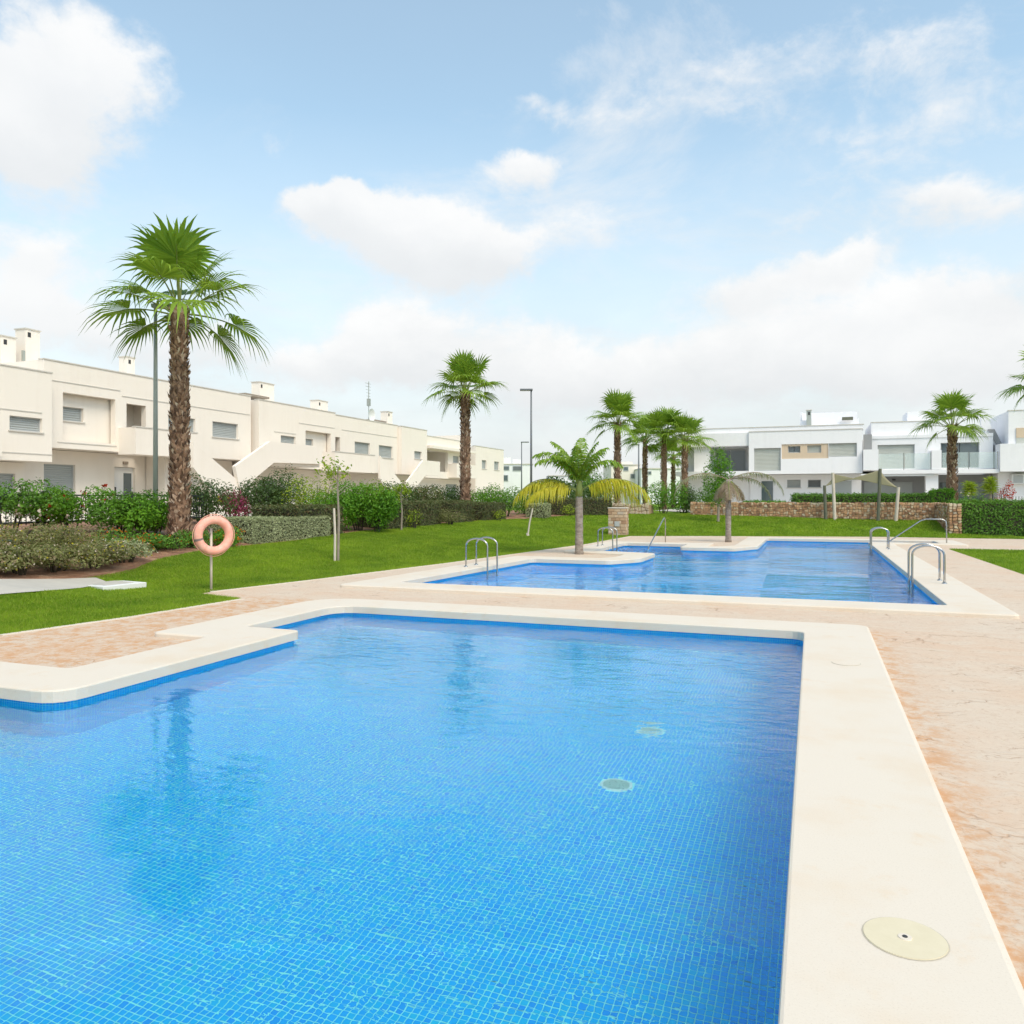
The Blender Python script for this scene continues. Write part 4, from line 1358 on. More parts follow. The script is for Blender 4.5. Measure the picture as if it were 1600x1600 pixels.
# saplings and stakes
def sapling(label, px, py, h, crown, stake_h, mat='leaf_lime', n=520, lean=0.0, stake_side=-1):
    X, Y, Z = hit(px, py)
    root = tag(empty('sapling', (X, Y, Z)), label, 'tree', 'young staked trees on the lawn')
    mb = MB()
    mb.tube([(0, 0, -.05), (.02, .01, h * .45), (-.015, 0, h * .8), (.01, .02, h)], [.035, .03, .02, .008], 7)
    for k in range(6):
        a = k * 1.05
        mb.tube([(0, 0, h * (.68 + .04 * k)), (math.cos(a) * crown * .8, math.sin(a) * crown * .8, h * (.80 + .04 * k))], [.012, .004], 5)
    mb.build('trunk', 'wood_grey', root)
    bl = rand_blobs(0, 0, h * .74, crown, crown, h * .36, 7)
    link('crown', quads_np(blob_leaves(bl, n, .10, .05, .4, .2)), mat, root)
    return root
sapling('thin staked sapling with yellow green leaves in the middle of the left lawn', 528, 878, 2.35, .46, 1.3, n=210)
X, Y, Z = hit(523, 878)
mb = MB()
mb.tube([(0, 0, -.1), (.01, 0, .65), (-.02, 0, 1.3)], [.03, .03, .028], 8)
tag(mb.build('wooden_stake', 'wood_pale', loc=(X, Y, Z)), 'pale upright wooden stake beside the thin sapling', 'stake')
X, Y, Z = hit(824, 838)
mb = MB()
mb.tube([(0, 0, -.1), (.08, 0, .5), (.20, 0, 1.05)], [.035, .03, .028], 8)
mb.tube([(.02, 0.02, 0.0), (0, .04, .12)], [.07, .05], 8)
tag(mb.build('wooden_stake', 'wood_pale', loc=(X, Y, Z), rot=(0, 0, YAW)), 'leaning pale stake standing alone on the lawn', 'stake')
sapling('small bright lime sapling before the dark hedges', 627, 830, 1.5, .36, 0, n=300)
# slender tree behind the ailing palm
X, Y, _ = onD(1122, 780, 39)
tr_ = tag(empty('tree', (X, Y, tz(X, Y))), 'slender bright green tree rising behind the ailing palm', 'tree')
mb = MB()
mb.tube([(0, 0, -.1), (.03, 0, 1.4), (0, 0, 3.2)], [.07, .05, .015], 8)
mb.build('trunk', 'wood_grey', tr_)
link('crown', quads_np(blob_leaves([(0, 0, 3.0, .5, .5, .75), (-.25, 0, 2.2, .6, .6, .8), (.35, .1, 2.5, .45, .45, .7), (-.1, 0, 1.4, .55, .55, .7), (.2, 0, 1.7, .5, .5, .6)], 3200, .12, .05, .3, .3)), 'leaf_bright', tr_)
# ------------------------------------------------------------------ right side planting
hedge('tall leafy dark hedge at the right edge behind the pool', 10.0, 40.0, 8.6, 1.3, 1.5, 0, 'leaf_green', 900, (.09, .05), .07, z=-.08, rnd=.12)
hedge('low clipped hedge on top of the stone wall under the shade sail', 2.3, 44.9, 6.6, .9, .75, 0, 'leaf_green', 700, (.08, .05), .05, z=1.02)
hedge('small square clipped hedge beside the fan palm trunk', 6.05, 44.9, 1.0, .9, .95, 0, 'leaf_bright', 800, (.08, .05), .05, z=1.02)
hedge('thin strip of low green hedge at the left of the stone wall', -2.4, 44.4, 2.2, .5, .40, 0, 'leaf_bright', 700, (.07, .045), .04, z=1.02)
def yucca(label, px, d, h, k=60):
    X, Y = at(px, d)
    z0 = tz(X, Y)
    root = tag(empty('yucca', (X, Y, z0)), label, 'plant', 'spiky yuccas by the white house')
    mb = MB()
    mb.tube([(0, 0, -.1), (.03, 0, h * .5), (0, 0, h * .72)], [.07, .06, .05], 8)
    mb.build('trunk', 'wood_grey', root)
    n = 420
    d_ = unit(n)
    d_[:, 2] = np.abs(d_[:, 2]) * .9 - .25 * rng.uniform(0, 1, n)
    C0 = np.column_stack([rng.normal(0, .05, n), rng.normal(0, .05, n), rng.uniform(.45, .78, n) * h])
    L = rng.uniform(.35, .6, n)[:, None]
    s_ = np.cross(d_, unit(n))
    s_ /= np.linalg.norm(s_, axis=1)[:, None]
    link('leaves', quads_np(np.stack([C0 - s_ * .015, C0 + d_ * L * .5 - s_ * .02, C0 + d_ * L - np.array([0, 0, .08]), C0 + d_ * L * .5 + s_ * .02], 1)), 'leaf_lime', root)
yucca('shorter spiky yucca just right of the fan palm trunk', 1515, 44.5, 2.05)
yucca('taller spiky yucca nearest the white staircase house', 1547, 44.5, 2.35)
X, Y = at(1515, 43)
shrub('low green shrub between the right hedge and the yuccas', X + .4, Y - .6, 1.5, .6, 1.0, 'leaf_green', 1400, (.09, .05), flowers=[('petal_pale', 12, .1)])
X, Y = at(1569, 42.5)
shrub('small shrub with magenta red blooms above the right hedge', X, Y, .45, .4, 1.55, 'petal_red', 500, (.08, .06), 'flowering_shrub', 'shrub', 5)
# ------------------------------------------------------------------ pool furniture
def arch(x0, x1, y, top, z0, z1, r=.021, n=10):
    """inverted U of steel tube: from (x0,z0) up, over, down to (x1,z1)"""
    rr = abs(x1 - x0) / 2
    cxm = (x0 + x1) / 2
    sg = 1 if x1 > x0 else -1
    pts = [(x0, y, z0), (x0, y, (z0 + top - rr) / 2)]
    for k in range(13):
        a = math.pi - math.pi * k / 12
        pts.append((cxm + sg * rr * math.cos(a), y, top - rr * .62 + rr * .62 * math.sin(a)))
    pts += [(x1, y, (z1 + top - rr * .62) / 2), (x1, y, z1)]
    mb = MB()
    mb.tube(pts, r, n)
    return mb
def ladder(label, xw, xd, ya, yb, top):
    """xw: side in the water, xd: side on the deck"""
    root = tag(empty('pool_ladder', (xd, ya, 0)), label, 'pool ladder', 'stainless steel pool ladders')
    for y in (ya, yb):
        ra = arch(xw - xd, 0, y - ya, top, -.95, -.02).build('rail', 'steel', root, smooth=True)
        mb = MB()
        n = 20
        mb.prism([(.05 * math.cos(2 * math.pi * k / n), .05 * math.sin(2 * math.pi * k / n), -.004) for k in range(n)], [(.042 * math.cos(2 * math.pi * k / n), .042 * math.sin(2 * math.pi * k / n), .018) for k in range(n)])
        mb.build('base_plate', 'steel', ra, loc=(0, y - ya, 0), smooth=False)
    for k in range(3):
        mb = MB()
        mb.box(xw - xd - .03, xw - xd + .05, 0.015, yb - ya - .015, -.30 - .25 * k, -.275 - .25 * k)
        mb.build('step', 'steel', root)
    return root
ladder('steel pool ladder at the right near corner of the larger pool', 1.76, 2.30, 16.75, 17.35, .70)
ladder('steel pool ladder at the right far corner by the stair handrail', 1.72, 2.22, 27.3, 27.85, .66)
ladder('steel pool ladder on the left side of the larger pool by the lawn', -7.00, -7.54, 16.9, 17.5, .66)
ladder('small steel ladder behind the young palm beside the pillar', -6.15, -6.65, 25.6, 26.2, .62)
def handrail(label, pts):
    mb = MB()
    mb.tube(pts, .021, 10)
    o = mb.build('handrail', 'steel', smooth=True)
    return tag(o, label, 'handrail', 'steel stair handrails')
# rail into the bay, and rail beside the far right steps
handrail('sloping steel handrail descending into the bay beside the pillar', [(-5.15, 25.9, -.6), (-5.15, 26.6, -.05), (-5.15, 29.3, .80), (-5.15, 29.6, .86), (-5.15, 29.78, .80), (-5.15, 29.8, .55), (-5.15, 29.8, -.06)])
handrail('sloping steel handrail at the far right steps of the larger pool', [(2.15, 31.9, -.35), (2.6, 31.9, .02), (3.62, 31.9, .78), (3.80, 31.9, .84), (4.3, 31.9, .84), (4.42, 31.9, .78), (4.45, 31.9, .6), (4.45, 31.9, -.06)])
# lifebuoy on its post
bx_, by_, bz_ = hit(330, 924)
post = tag(empty('lifebuoy_post', (bx_, by_, DECK_Z), YAW), 'thin metal post standing on a concrete pad that carries the lifebuoy', 'post')
mb = MB()
mb.tube([(0, 0, -.05), (0, 0, 1.12)], .022, 10)
mb.build('pole', 'wood_pale', post, smooth=True)
mb = MB()
mb.tube([(0, 0, 1.02), (0, -.05, 1.02), (0, -.16, 1.10)], .012, 8)
mb.build('hook', 'steel', post)
mb = MB()
mb.box(-.09, .09, -.09, .09, -.02, .012)
mb.build('base_plate', 'wood_pale', post)
buoy = tag(empty('lifebuoy', (bx_, by_, DECK_Z + .0), YAW + R(42)), 'faded salmon orange lifebuoy hanging on the thin post', 'lifebuoy')
def torus(mb, Rm, r, n=48, k=16, zc=0.0, a0=0.0, a1=2 * math.pi, flat=1.0):
    full = abs(a1 - a0 - 2 * math.pi) < 1e-4
    m_ = n if full else n + 1
    V = []
    for i in range(m_):
        a = a0 + (a1 - a0) * i / n
        for j in range(k):
            p = 2 * math.pi * j / k
            q = Rm + r * math.cos(p)
            V.append((q * math.cos(a), r * math.sin(p) * flat, zc + q * math.sin(a)))
    Fc = []
    for i in range(n):
        i2 = (i + 1) % m_
        for j in range(k):
            j2 = (j + 1) % k
            Fc.append((i * k + j, i * k + j2, i2 * k + j2, i2 * k + j))
    mb.add(V, Fc)
BR, Br = .275, .074
ZB = EYE + 1 * (CY - 836) / F_PX * 14.2 - DECK_Z
mb = MB()
torus(mb, BR, Br, 56, 18, ZB)
mb.build('ring', 'buoy_orange', buoy, smooth=True, loc=(0, -.12, 0))
for k in range(4):
    a = R(45 + 90 * k)
    mb = MB()
    torus(mb, BR, Br + .003, 5, 18, ZB, a - .10, a + .10)
    mb.build('band', 'buoy_orange', buoy, smooth=True, loc=(0, -.12, 0))
mb = MB()
rope = []
for k in range(73):
    a = 2 * math.pi * k / 72
    rope.append(((BR + Br + .006 + .018 * abs(math.sin(2 * (a - R(45))))) * math.cos(a), -.12, ZB + (BR + Br + .006 + .018 * abs(math.sin(2 * (a - R(45))))) * math.sin(a)))
mb.tube(rope, .006, 6, cap=False)
mb.build('grab_rope', 'buoy_orange', buoy)
simple('label_grey', (0.22, 0.16, 0.15), .7)
mb = MB()
torus(mb, BR, Br + .004, 3, 18, ZB, R(190), R(197))
mb.build('maker_patch', 'label_grey', buoy, smooth=True, loc=(0, -.12, 0))
# manhole slab, hose
X, Y, Z = hit(172, 917)
mh = tag(empty('manhole', (X, Y, Z + .02), R(-8)), 'white concrete manhole slab lying at the lawn edge by the path', 'manhole')
mb = MB()
mb.box(-.42, .42, -.42, .42, -.05, .045)
mb.build('slab', 'white_paint', mh, bevel=.008)
mb = MB()
mb.box(-.27, .27, -.27, .27, .046, .055)
mb.build('cover', 'path_concrete', mh, bevel=.004)
hp = []
for px, py in ((-40, 858), (0, 853), (35, 851), (62, 850), (85, 847)):
    X, Y, Z = hit(px, py)
    hp.append((X, Y, Z + .10))
mb = MB()
mb.tube(hp, .03, 8)
tag(mb.build('hose', 'blue_hose', smooth=True), 'blue grey irrigation pipe lying behind the lavender bushes', 'pipe')
# black fence behind the shrubs
def fence(label, x, ys_, z0, h):
    root = tag(empty('garden_fence', (x, ys_[0], z0)), label, 'fence')
    for y in ys_:
        mb = MB()
        mb.box(-.03, .03, y - ys_[0] - .03, y - ys_[0] + .03, -.1, h)
        mb.build('post', 'iron_black', root)
    for zz_ in (.25, h - .12):
        mb = MB()
        mb.box(-.012, .012, 0, ys_[-1] - ys_[0], zz_, zz_ + .04)
        mb.build('rail', 'iron_black', root)
    L_ = ys_[-1] - ys_[0]
    n = int(L_ / .13)
    bar = MB()
    bar.box(-.008, .008, -.008, .008, .2, h - .08)
    bm_ = bar.mesh()
    for k in range(1, n):
        link('bar', bm_, 'iron_black', root, loc=(0, L_ * k / n, 0))
fence('black metal garden fence behind the hibiscus and rose bushes', -18.2, [11.5, 14.6, 17.4, 20.2], .72, 1.05)
# garden wall behind
gw = tag(empty('garden_wall', (-24.5, 8, .7)), 'low cream garden wall in front of the left houses', 'wall')
mb = MB()
mb.box(-.1, .1, 0, 24, -.1, .62)
mb.build('wall', 'stucco_cream', gw)
mb = MB()
mb.box(-.13, .13, -.02, 24.02, .621, .66)
mb.build('coping', 'cap_stone', gw)
# street lamps
def lamp(label, px, d, ztop, side=-1, arm=.62, r=.06, mt='lamp_dark'):
    X, Y, _ = onD(px, 700, d)
    z0 = tz(X, Y) if abs(X) < 60 and Y < 105 else .7
    root = tag(empty('street_lamp', (X, Y, z0), YAW), label, 'street lamp', 'street lamps')
    h = ztop - z0
    mb = MB()
    mb.tube([(0, 0, -.1), (0, 0, h * .5), (0, 0, h)], [r * 1.15, r, r * .75], 12)
    mb.build('pole', mt, root, smooth=True)
    mb = MB()
    mb.box(-.16, .16, -.16, .16, -.02, .02)
    mb.build('base_plate', mt, root)
    mb = MB()
    s0, s1 = (-arm, .08) if side < 0 else (-.08, arm)
    mb.box(s0, s1, -.11, .11, h - .02, h + .09)
    hd = mb.build('lamp_head', mt, root, bevel=.02)
    mb = MB()
    mb.box(s0 + .05, s1 - .2, -.09, .09, h - .028, h - .018)
    mb.build('lens', 'frame_white', hd)
lamp('tall grey lamp post left of the tallest palm', 243, 21.5, 6.75, 1, .62, .06, 'lamp_grey')
lamp('slim grey street lamp standing alone against the sky at the centre', 830, 44, 7.55, -1)
lamp('distant small street lamp left of the central lamp', 815, 86, 7.6, 1, .8, .07)
lamp('distant street lamp between the trunks of the far palm group', 998, 84, 7.2, -1, .7, .09)
# ------------------------------------------------------------------ shade sail
spots = [('dark wooden post at the left of the shade sail', 1290, 817, 40.2, 2.22, 'wood_olive', -.06), ('pale post at the left of the shade sail', 1303, 813, 41.2, 2.85, 'wood_pale', -.10), ('pale leaning post at the right of the shade sail', 1396, 816, 39.5, 2.12, 'wood_pale', .12), ('tall dark post at the right of the shade sail', 1371, 818, 39.0, 3.02, 'wood_olive', .10)]
corners = []
for lab, px, py, d, zt, mt, ln_ in spots:
    X, Y, _ = onD(px, py, d)
    Y = min(Y, 42.5)
    z0 = tz(X, Y)
    mb = MB()
    mb.tube([(0, 0, -.1), (ln_, 0, zt - z0)], [.085, .075], 12)
    tag(mb.build('sail_post', mt, loc=(X, Y, z0)), lab, 'post', 'posts of the shade sail')
    corners.append(Vector((X + ln_, Y, zt - .05)))
c0, c1, c2, c3 = corners
V, Fc = [], []
N_ = 14
ctr = (c0 + c1 + c2 + c3) / 4
for i in range(N_ + 1):
    for j in range(N_ + 1):
        u, v = i / N_, j / N_
        p = c0 * (1 - u) * (1 - v) + c1 * (1 - u) * v + c2 * u * v + c3 * u * (1 - v)
        e = max(abs(u - .5), abs(v - .5)) * 2
        pull = .08 * e ** 3 * (math.sin(math.pi * u) if abs(v - .5) > abs(u - .5) else math.sin(math.pi * v))
        p = p.lerp(ctr, pull)
        V.append(tuple(p))
for i in range(N_):
    for j in range(N_):
        k = i * (N_ + 1) + j
        Fc.append((k, k + 1, k + N_ + 2, k + N_ + 1))
sl = link('shade_sail', pyd(V, Fc, True), 'sail_cloth')
md = sl.modifiers.new('thick', 'SOLIDIFY')
md.thickness = .006
tag(sl, 'olive beige shade sail stretched between four posts on the far lawn', 'shade sail')
# ------------------------------------------------------------------ houses
class House:
    """facade frame: u runs along the facade, v up, w outwards from the facade plane"""
    def __init__(s, label, side, plane, wallmat, group, u0):
        s.side, s.plane, s.mat = side, plane, wallmat
        s.root = tag(empty('house', s.w3(u0, .6, 0)), label, 'house', group)
    def w3(s, u, v, w):
        return (s.plane + w, u, v) if s.side == 'L' else (u, s.plane - w, v)
    def _mb(s, boxes):
        mb = MB()
        for (u0, u1, v0, v1, w0, w1) in boxes:
            a, b_ = s.w3(u0, v0, w0), s.w3(u1, v1, w1)
            mb.box(min(a[0], b_[0]), max(a[0], b_[0]), min(a[1], b_[1]), max(a[1], b_[1]), min(v0, v1), max(v0, v1))
        return mb
    def put(s, name, mat, boxes, parent=None, bevel=0.0):
        o = s._mb(boxes).build(name, mat, None, bevel=bevel)
        s.adopt(o, parent)
        return o
    def adopt(s, o, parent=None):
        # meshes are written in world coordinates: keep them there under the thing's empty
        loc = s.root.location
        if parent is None:
            o.parent = s.root
            o.location = -loc
        else:
            o.parent = parent
    def wall(s, u0, u1, v0, v1, w0, w1, holes=(), mat=None, name='wall'):
        us = sorted({u0, u1, *[q for h in holes for q in h[:2] if u0 < q < u1]})
        bx = []
        for a, b_ in zip(us[:-1], us[1:]):
            hs = sorted([(max(h[2], v0), min(h[3], v1)) for h in holes if h[0] < (a + b_) / 2 < h[1]])
            z = v0
            for (p, q) in hs:
                if p > z + 1e-4:
                    bx.append((a, b_, z, p, w0, w1))
                z = q
            if z < v1 - 1e-4:
                bx.append((a, b_, z, v1, w0, w1))
        return s.put(name, mat or s.mat, bx)
    def window(s, u0, u1, v0, v1, w, style='shutter', sill=True, panes=1, depth=.14, fr='frame_grey'):
        f = .045
        wi = s.put('window', fr, [(u0, u1, v0, v0 + f, w - depth - .05, w - depth + .03), (u0, u1, v1 - f, v1, w - depth - .05, w - depth + .03), (u0, u0 + f, v0 + f, v1 - f, w - depth - .05, w - depth + .03), (u1 - f, u1, v0 + f, v1 - f, w - depth - .05, w - depth + .03)])
        a0, a1, b0, b1 = u0 + f, u1 - f, v0 + f, v1 - f
        if style == 'glass':
            for k in range(panes):
                p0 = a0 + (a1 - a0) * k / panes
                p1 = a0 + (a1 - a0) * (k + 1) / panes
                g_ = f * .5 if panes > 1 else 0
                s.put('pane', 'glass', [(p0 + g_, p1 - g_, b0, b1, w - depth - .03, w - depth - .01)], wi)
        else:
            # roller shutter: overlapping slats
            n = max(5, int((b1 - b0) / .085))
            V, Fc = [], []
            for k in range(n):
                z0, z1 = b0 + (b1 - b0) * k / n, b0 + (b1 - b0) * (k + 1) / n
                zm = z0 + (z1 - z0) * .82
                ww_ = w - depth
                ring = [(z0, ww_ - .012), ((z0 + zm) / 2, ww_ + .004), (zm, ww_ - .008), (z1, ww_ - .024)]
                for (z, q) in ring:
                    V += [s.w3(a0, z, q), s.w3(a1, z, q)]
            m_ = len(V) // 2
            for k in range(m_ - 1):
                Fc.append((2 * k, 2 * k + 1, 2 * k + 3, 2 * k + 2))
            o = link('shutter', pyd(V, Fc), style if style != 'shutter' else 'shutter')
            o.parent = wi
        if sill:
            s.put('sill', 'cap_stone', [(u0 - .06, u1 + .06, v0 - .05, v0 - .002, w - depth, w + .05)], wi)
        return wi
    def poly(s, name, mat, uv, w0, w1):
        mb = MB()
        mb.prism([s.w3(u, v, w0) for u, v in uv], [s.w3(u, v, w1) for u, v in uv])
        o = mb.build(name, mat)
        me = o.data
        bm = bmesh.new()
        bm.from_mesh(me)
        bmesh.ops.recalc_face_normals(bm, faces=bm.faces)
        bm.to_mesh(me)
        bm.free()
        s.adopt(o)
        return o
    def chimney(s, u0, u1, w0, w1, v0, v1, mat=None):
        ch = s.put('chimney', mat or s.mat, [(u0, u1, v0, v1, w0, w1)])
        s.put('cap', 'cap_stone', [(u0 - .04, u1 + .04, v1 + .001, v1 + .05, w0 - .04, w1 + .04)], ch)
        s.put('vent', 'hole_dark', [(u0 + .1, u0 + .24, v1 - .32, v1 - .12, w1 + .001, w1 + .012)], ch)  # near-black plate paints the shade inside the vent opening
    def groove(s, u0, u1, v, w):
        s.put('moulding', 'cap_stone', [(u0, u1, v - .018, v + .018, w - .05, w + .022)])
    def coping(s, u0, u1, v, w0, w1):
        s.put('parapet_cap', 'cap_stone', [(u0 - .02, u1 + .02, v + .001, v + .05, w0 - .02, w1 + .03)])
LG = 'cream terraced houses on the left'
TH = .28                                                  # wall thickness
# --- house A
h = House('cream house at the left edge with a projecting upper floor', 'L', -28.0, 'stucco_cream', LG, 20)
wA = [(21.08, 22.42, 4.14, 4.68), (17.6, 19.2, 4.14, 4.68)]
h.wall(13, 22.85, 3.01, 6.50, -TH, 0, wA)
h.put('upper_body', h.mat, [(13, 22.84, 3.02, 6.49, -7.5, -TH - .001)])
for q in wA:
    h.window(*q, 0)
h.groove(13, 22.4, 4.90, 0)
h.groove(20.6, 22.85, 3.30, 0)
h.coping(13, 22.85, 6.50, -TH, 0)
h.put('balcony', h.mat, [(17.0, 20.12, 3.1, 4.25, .005, .9)])
gA = [(21.0, 22.3, 1.3, 2.55)]
h.wall(13, 22.7, .5, 3.0, -1.6, -1.3, gA)
h.put('ground_body', h.mat, [(13, 22.69, .5, 2.99, -7.4, -1.61)])
h.window(*gA[0], -1.3)
# --- house B
h = House('cream house with corner balcony and outside stairs behind the tallest palm', 'L', -28.5, 'stucco_cream', LG, 29)
rec = (23.75, 26.35, 3.95, 5.90)
log = (26.95, 28.05, 4.0, 5.80)
wB = [(29.40, 31.15, 4.72, 5.50), (32.36, 34.28, 4.72, 5.50)]
h.wall(22.9, 35.3, 3.62, 7.10, -TH, 0, [rec, log] + wB)
h.put('upper_body', h.mat, [(22.91, 26.7, 3.63, 7.09, -7.5, -.75), (26.7, 28.4, 3.63, 7.09, -7.5, -1.1), (28.4, 35.3, 3.63, 7.09, -7.5, -TH - .001), (22.91, 26.7, 6.1, 7.09, -.749, -TH - .001), (26.7, 28.4, 5.95, 7.09, -1.099, -TH - .001)])
rw = [(23.85, 25.05, 4.80, 5.38)]
h.wall(22.92, 26.69, 3.7, 6.09, -.60, -.38, rw, name='recessed_wall')
h.window(*rw[0], -.38)
h.put('loggia_door', 'stucco_beige', [(27.1, 27.9, 3.9, 5.55, -1.09, -1.02)])
for q in wB:
    h.window(*q, 0)
h.groove(23.1, 26.6, 6.32, 0)
h.groove(26.7, 35.2, 6.10, 0)
h.coping(22.9, 35.3, 7.10, -TH, 0)
h.groove(23.5, 26.4, 3.86, 0)
h.put('balcony', h.mat, [(26.5, 30.2, 3.50, 4.68, .82, 1.0), (26.5, 26.68, 3.50, 4.68, .001, .819), (30.02, 30.2, 3.50, 4.68, .001, .819), (26.681, 30.019, 3.50, 3.72, .001, .819)])
h.coping(26.5, 30.2, 4.68, .82, 1.0)
gB = [(23.9, 25.4, 1.6, 3.02), (27.45, 28.65, .7, 3.02), (30.0, 31.6, 1.5, 2.95)]
h.wall(22.9, 35.3, .5, 3.61, -1.5, -1.25, gB)
h.put('ground_body', h.mat, [(22.91, 35.3, .5, 3.61, -7.4, -1.51)])
h.window(*gB[0], -1.25)
h.window(*gB[2], -1.25)
dr = h.put('door', 'frame_white', [(27.46, 28.64, .72, 3.0, -1.46, -1.40)])
h.put('pane', 'glass', [(28.1, 28.55, 1.2, 2.75, -1.399, -1.385)], dr)
h.put('handle', 'iron_black', [(27.58, 27.64, 1.6, 2.1, -1.399, -1.35)], dr)
h.put('column', h.mat, [(29.25, 29.55, .5, 3.61, -1.2, -.05)])
h.put('wall_lamp', 'wood_grey', [(27.9, 28.15, 3.15, 3.28, -1.24, -1.15)])
h.chimney(24.05, 24.72, -3.1, -2.5, 7.09, 8.72)
h.chimney(22.98, 23.62, -3.1, -2.5, 7.09, 8.22)
h.chimney(29.9, 30.4, -3.6, -3.1, 7.09, 8.55)
h.put('flue', 'lamp_grey', [(23.75, 23.85, 7.09, 7.75, -2.35, -2.25)])
h.poly('staircase', h.mat, [(28.9, 4.15), (33.2, 1.75), (33.2, .6), (31.4, .6), (28.9, 3.0)], 1.75, 1.95)
for k in range(9):
    h.put('stair_tread', h.mat, [(29.0 + k * .45, 29.46 + k * .45, 3.0 - k * .26, 3.24 - k * .26, 1.02, 1.749)])
# --- house C
h = House('cream house with twin small windows and a balcony above the dark evergreen', 'L', -28.2, 'stucco_cream', LG, 39)
rec = (39.85, 42.5, 3.9, 5.62)
wC = [(37.5, 38.87, 4.55, 5.16)]
h.wall(35.6, 43.0, 3.35, 6.95, -TH, 0, [rec] + wC)
h.put('upper_body', h.mat, [(35.61, 39.6, 3.36, 6.94, -7.5, -TH - .001), (39.6, 43.0, 3.36, 6.94, -7.5, -.65), (39.6, 42.99, 5.8, 6.94, -.649, -TH - .001)])
rw = [(40.0, 41.1, 4.60, 5.18)]
h.wall(39.61, 42.99, 3.5, 5.79, -.55, -.34, rw, name='recessed_wall')
h.window(*rw[0], -.34)
h.window(*wC[0], 0)
h.groove(39.2, 42.9, 6.0, 0)
h.groove(36.9, 38.9, 5.32, 0)
h.coping(35.6, 43.0, 6.95, -TH, 0)
h.put('balcony', h.mat, [(41.6, 46.3, 3.25, 4.42, .72, .9), (41.6, 41.78, 3.25, 4.42, .001, .719), (41.781, 46.3, 3.25, 3.45, .001, .719)])
h.coping(41.6, 46.3, 4.42, .72, .9)
h.wall(35.6, 43.0, .5, 3.34, -1.5, -1.25, [(37.2, 38.8, 1.4, 2.6)])
h.put('ground_body', h.mat, [(35.61, 43.0, .5, 3.34, -7.4, -1.51)])
h.window(37.2, 38.8, 1.4, 2.6, -1.25)
h.chimney(38.95, 40.3, -3.2, -2.6, 6.94, 8.5)
h.put('roof_grill', 'wood_grey', [(36.2, 38.3, 7.35, 7.47, -2.6, -1.4)])
h.poly('staircase', h.mat, [(31.6, 3.15), (34.3, 4.55), (39.0, 4.55), (39.0, 3.55), (34.6, 3.45), (33.0, 2.55), (32.4, 1.6), (31.9, 2.2)], 1.55, 1.75)
h.put('stair_landing', h.mat, [(34.4, 39.0, 3.36, 3.54, .001, 1.549)])
h.put('stair_door', 'stucco_beige', [(35.05, 35.58, 3.6, 5.55, -.9, -.82)])
# --- house D
h = House('cream house with a television mast and two shuttered windows', 'L', -28.5, 'stucco_cream', LG, 48)
wD = [(45.75, 47.7, 4.50, 5.36), (48.9, 50.85, 4.48, 5.32)]
h.wall(43.05, 51.6, 3.35, 6.90, -TH, 0, [(43.1, 44.0, 3.5, 5.5)] + wD)
h.put('upper_body', h.mat, [(43.05, 44.1, 3.36, 6.89, -7.5, -1.6), (44.1, 51.6, 3.36, 6.89, -7.5, -TH - .001), (43.06, 44.1, 5.6, 6.89, -1.59, -TH - .001)])
h.put('loggia_door', 'stucco_beige', [(43.2, 43.9, 3.5, 5.4, -1.59, -1.52)])
for q in wD:
    h.window(*q, 0)
h.wall(51.61, 55.7, 3.35, 6.85, .05, .33, [(53.6, 54.8, 4.58, 5.15)])
h.put('end_body', h.mat, [(51.62, 55.69, 3.36, 6.84, -7.5, .049)])
h.window(53.6, 54.8, 4.58, 5.15, .33)
h.groove(44.2, 51.5, 6.02, 0)
h.coping(43.05, 51.6, 6.90, -TH, 0)
h.coping(51.61, 55.7, 6.85, .05, .33)
h.wall(43.05, 55.7, .5, 3.34, -1.4, -1.2, [])
h.put('ground_body', h.mat, [(43.06, 55.69, .5, 3.34, -7.4, -1.41)])
h.poly('staircase', h.mat, [(46.5, 4.42), (49.6, 2.6), (49.6, .6), (48.5, .6), (46.5, 2.9)], 1.35, 1.5)
h.poly('staircase', h.mat, [(50.2, 2.7), (52.8, 4.4), (55.6, 4.4), (55.6, 3.3), (53.2, 3.3), (51.0, 2.0), (51.0, .6), (50.2, .6)], 1.35, 1.5)
h.put('stair_landing', h.mat, [(53.0, 55.6, 3.36, 3.5, .34, 1.34)])
h.chimney(43.9, 45.0, -2.2, -1.6, 6.89, 7.95)
h.chimney(51.9, 52.6, -1.6, -1.0, 6.84, 8.0)
h.put('roof_grill', 'wood_grey', [(49.2, 51.2, 7.05, 7.2, -1.5, -.7)])
ms = MB()
p0 = h.w3(48.2, 0, -.4)
ms.tube([(p0[0], p0[1], 6.0), (p0[0], p0[1], 9.7)], .03, 8)
for k in range(5):
    ms.tube([(p0[0] - .0, p0[1] - .45 + .05 * k, 9.55 - .22 * k), (p0[0], p0[1] + .30 - .03 * k, 9.55 - .22 * k)], .014, 6)
ms.box(p0[0] - .1, p0[0] + .1, p0[1] - .1, p0[1] + .1, 8.0, 8.5)
o = ms.build('antenna_mast', 'lamp_grey')
h.adopt(o)
dm = MB()
n = 24
prof = [(0.0, .0), (.18, .02), (.34, .07), (.45, .13)]
V = []
for (rr, w_) in prof:
    for k in range(n):
        a = 2 * math.pi * k / n
        V.append((p0[0] + .12 + w_, p0[1] + rr * math.cos(a), 7.35 + rr * math.sin(a)))
dm.add(V, [(i * n + k, i * n + (k + 1) % n, (i + 1) * n + (k + 1) % n, (i + 1) * n + k) for i in range(3) for k in range(n)])
o = dm.build('satellite_dish', 'frame_white', smooth=True)
h.adopt(o)
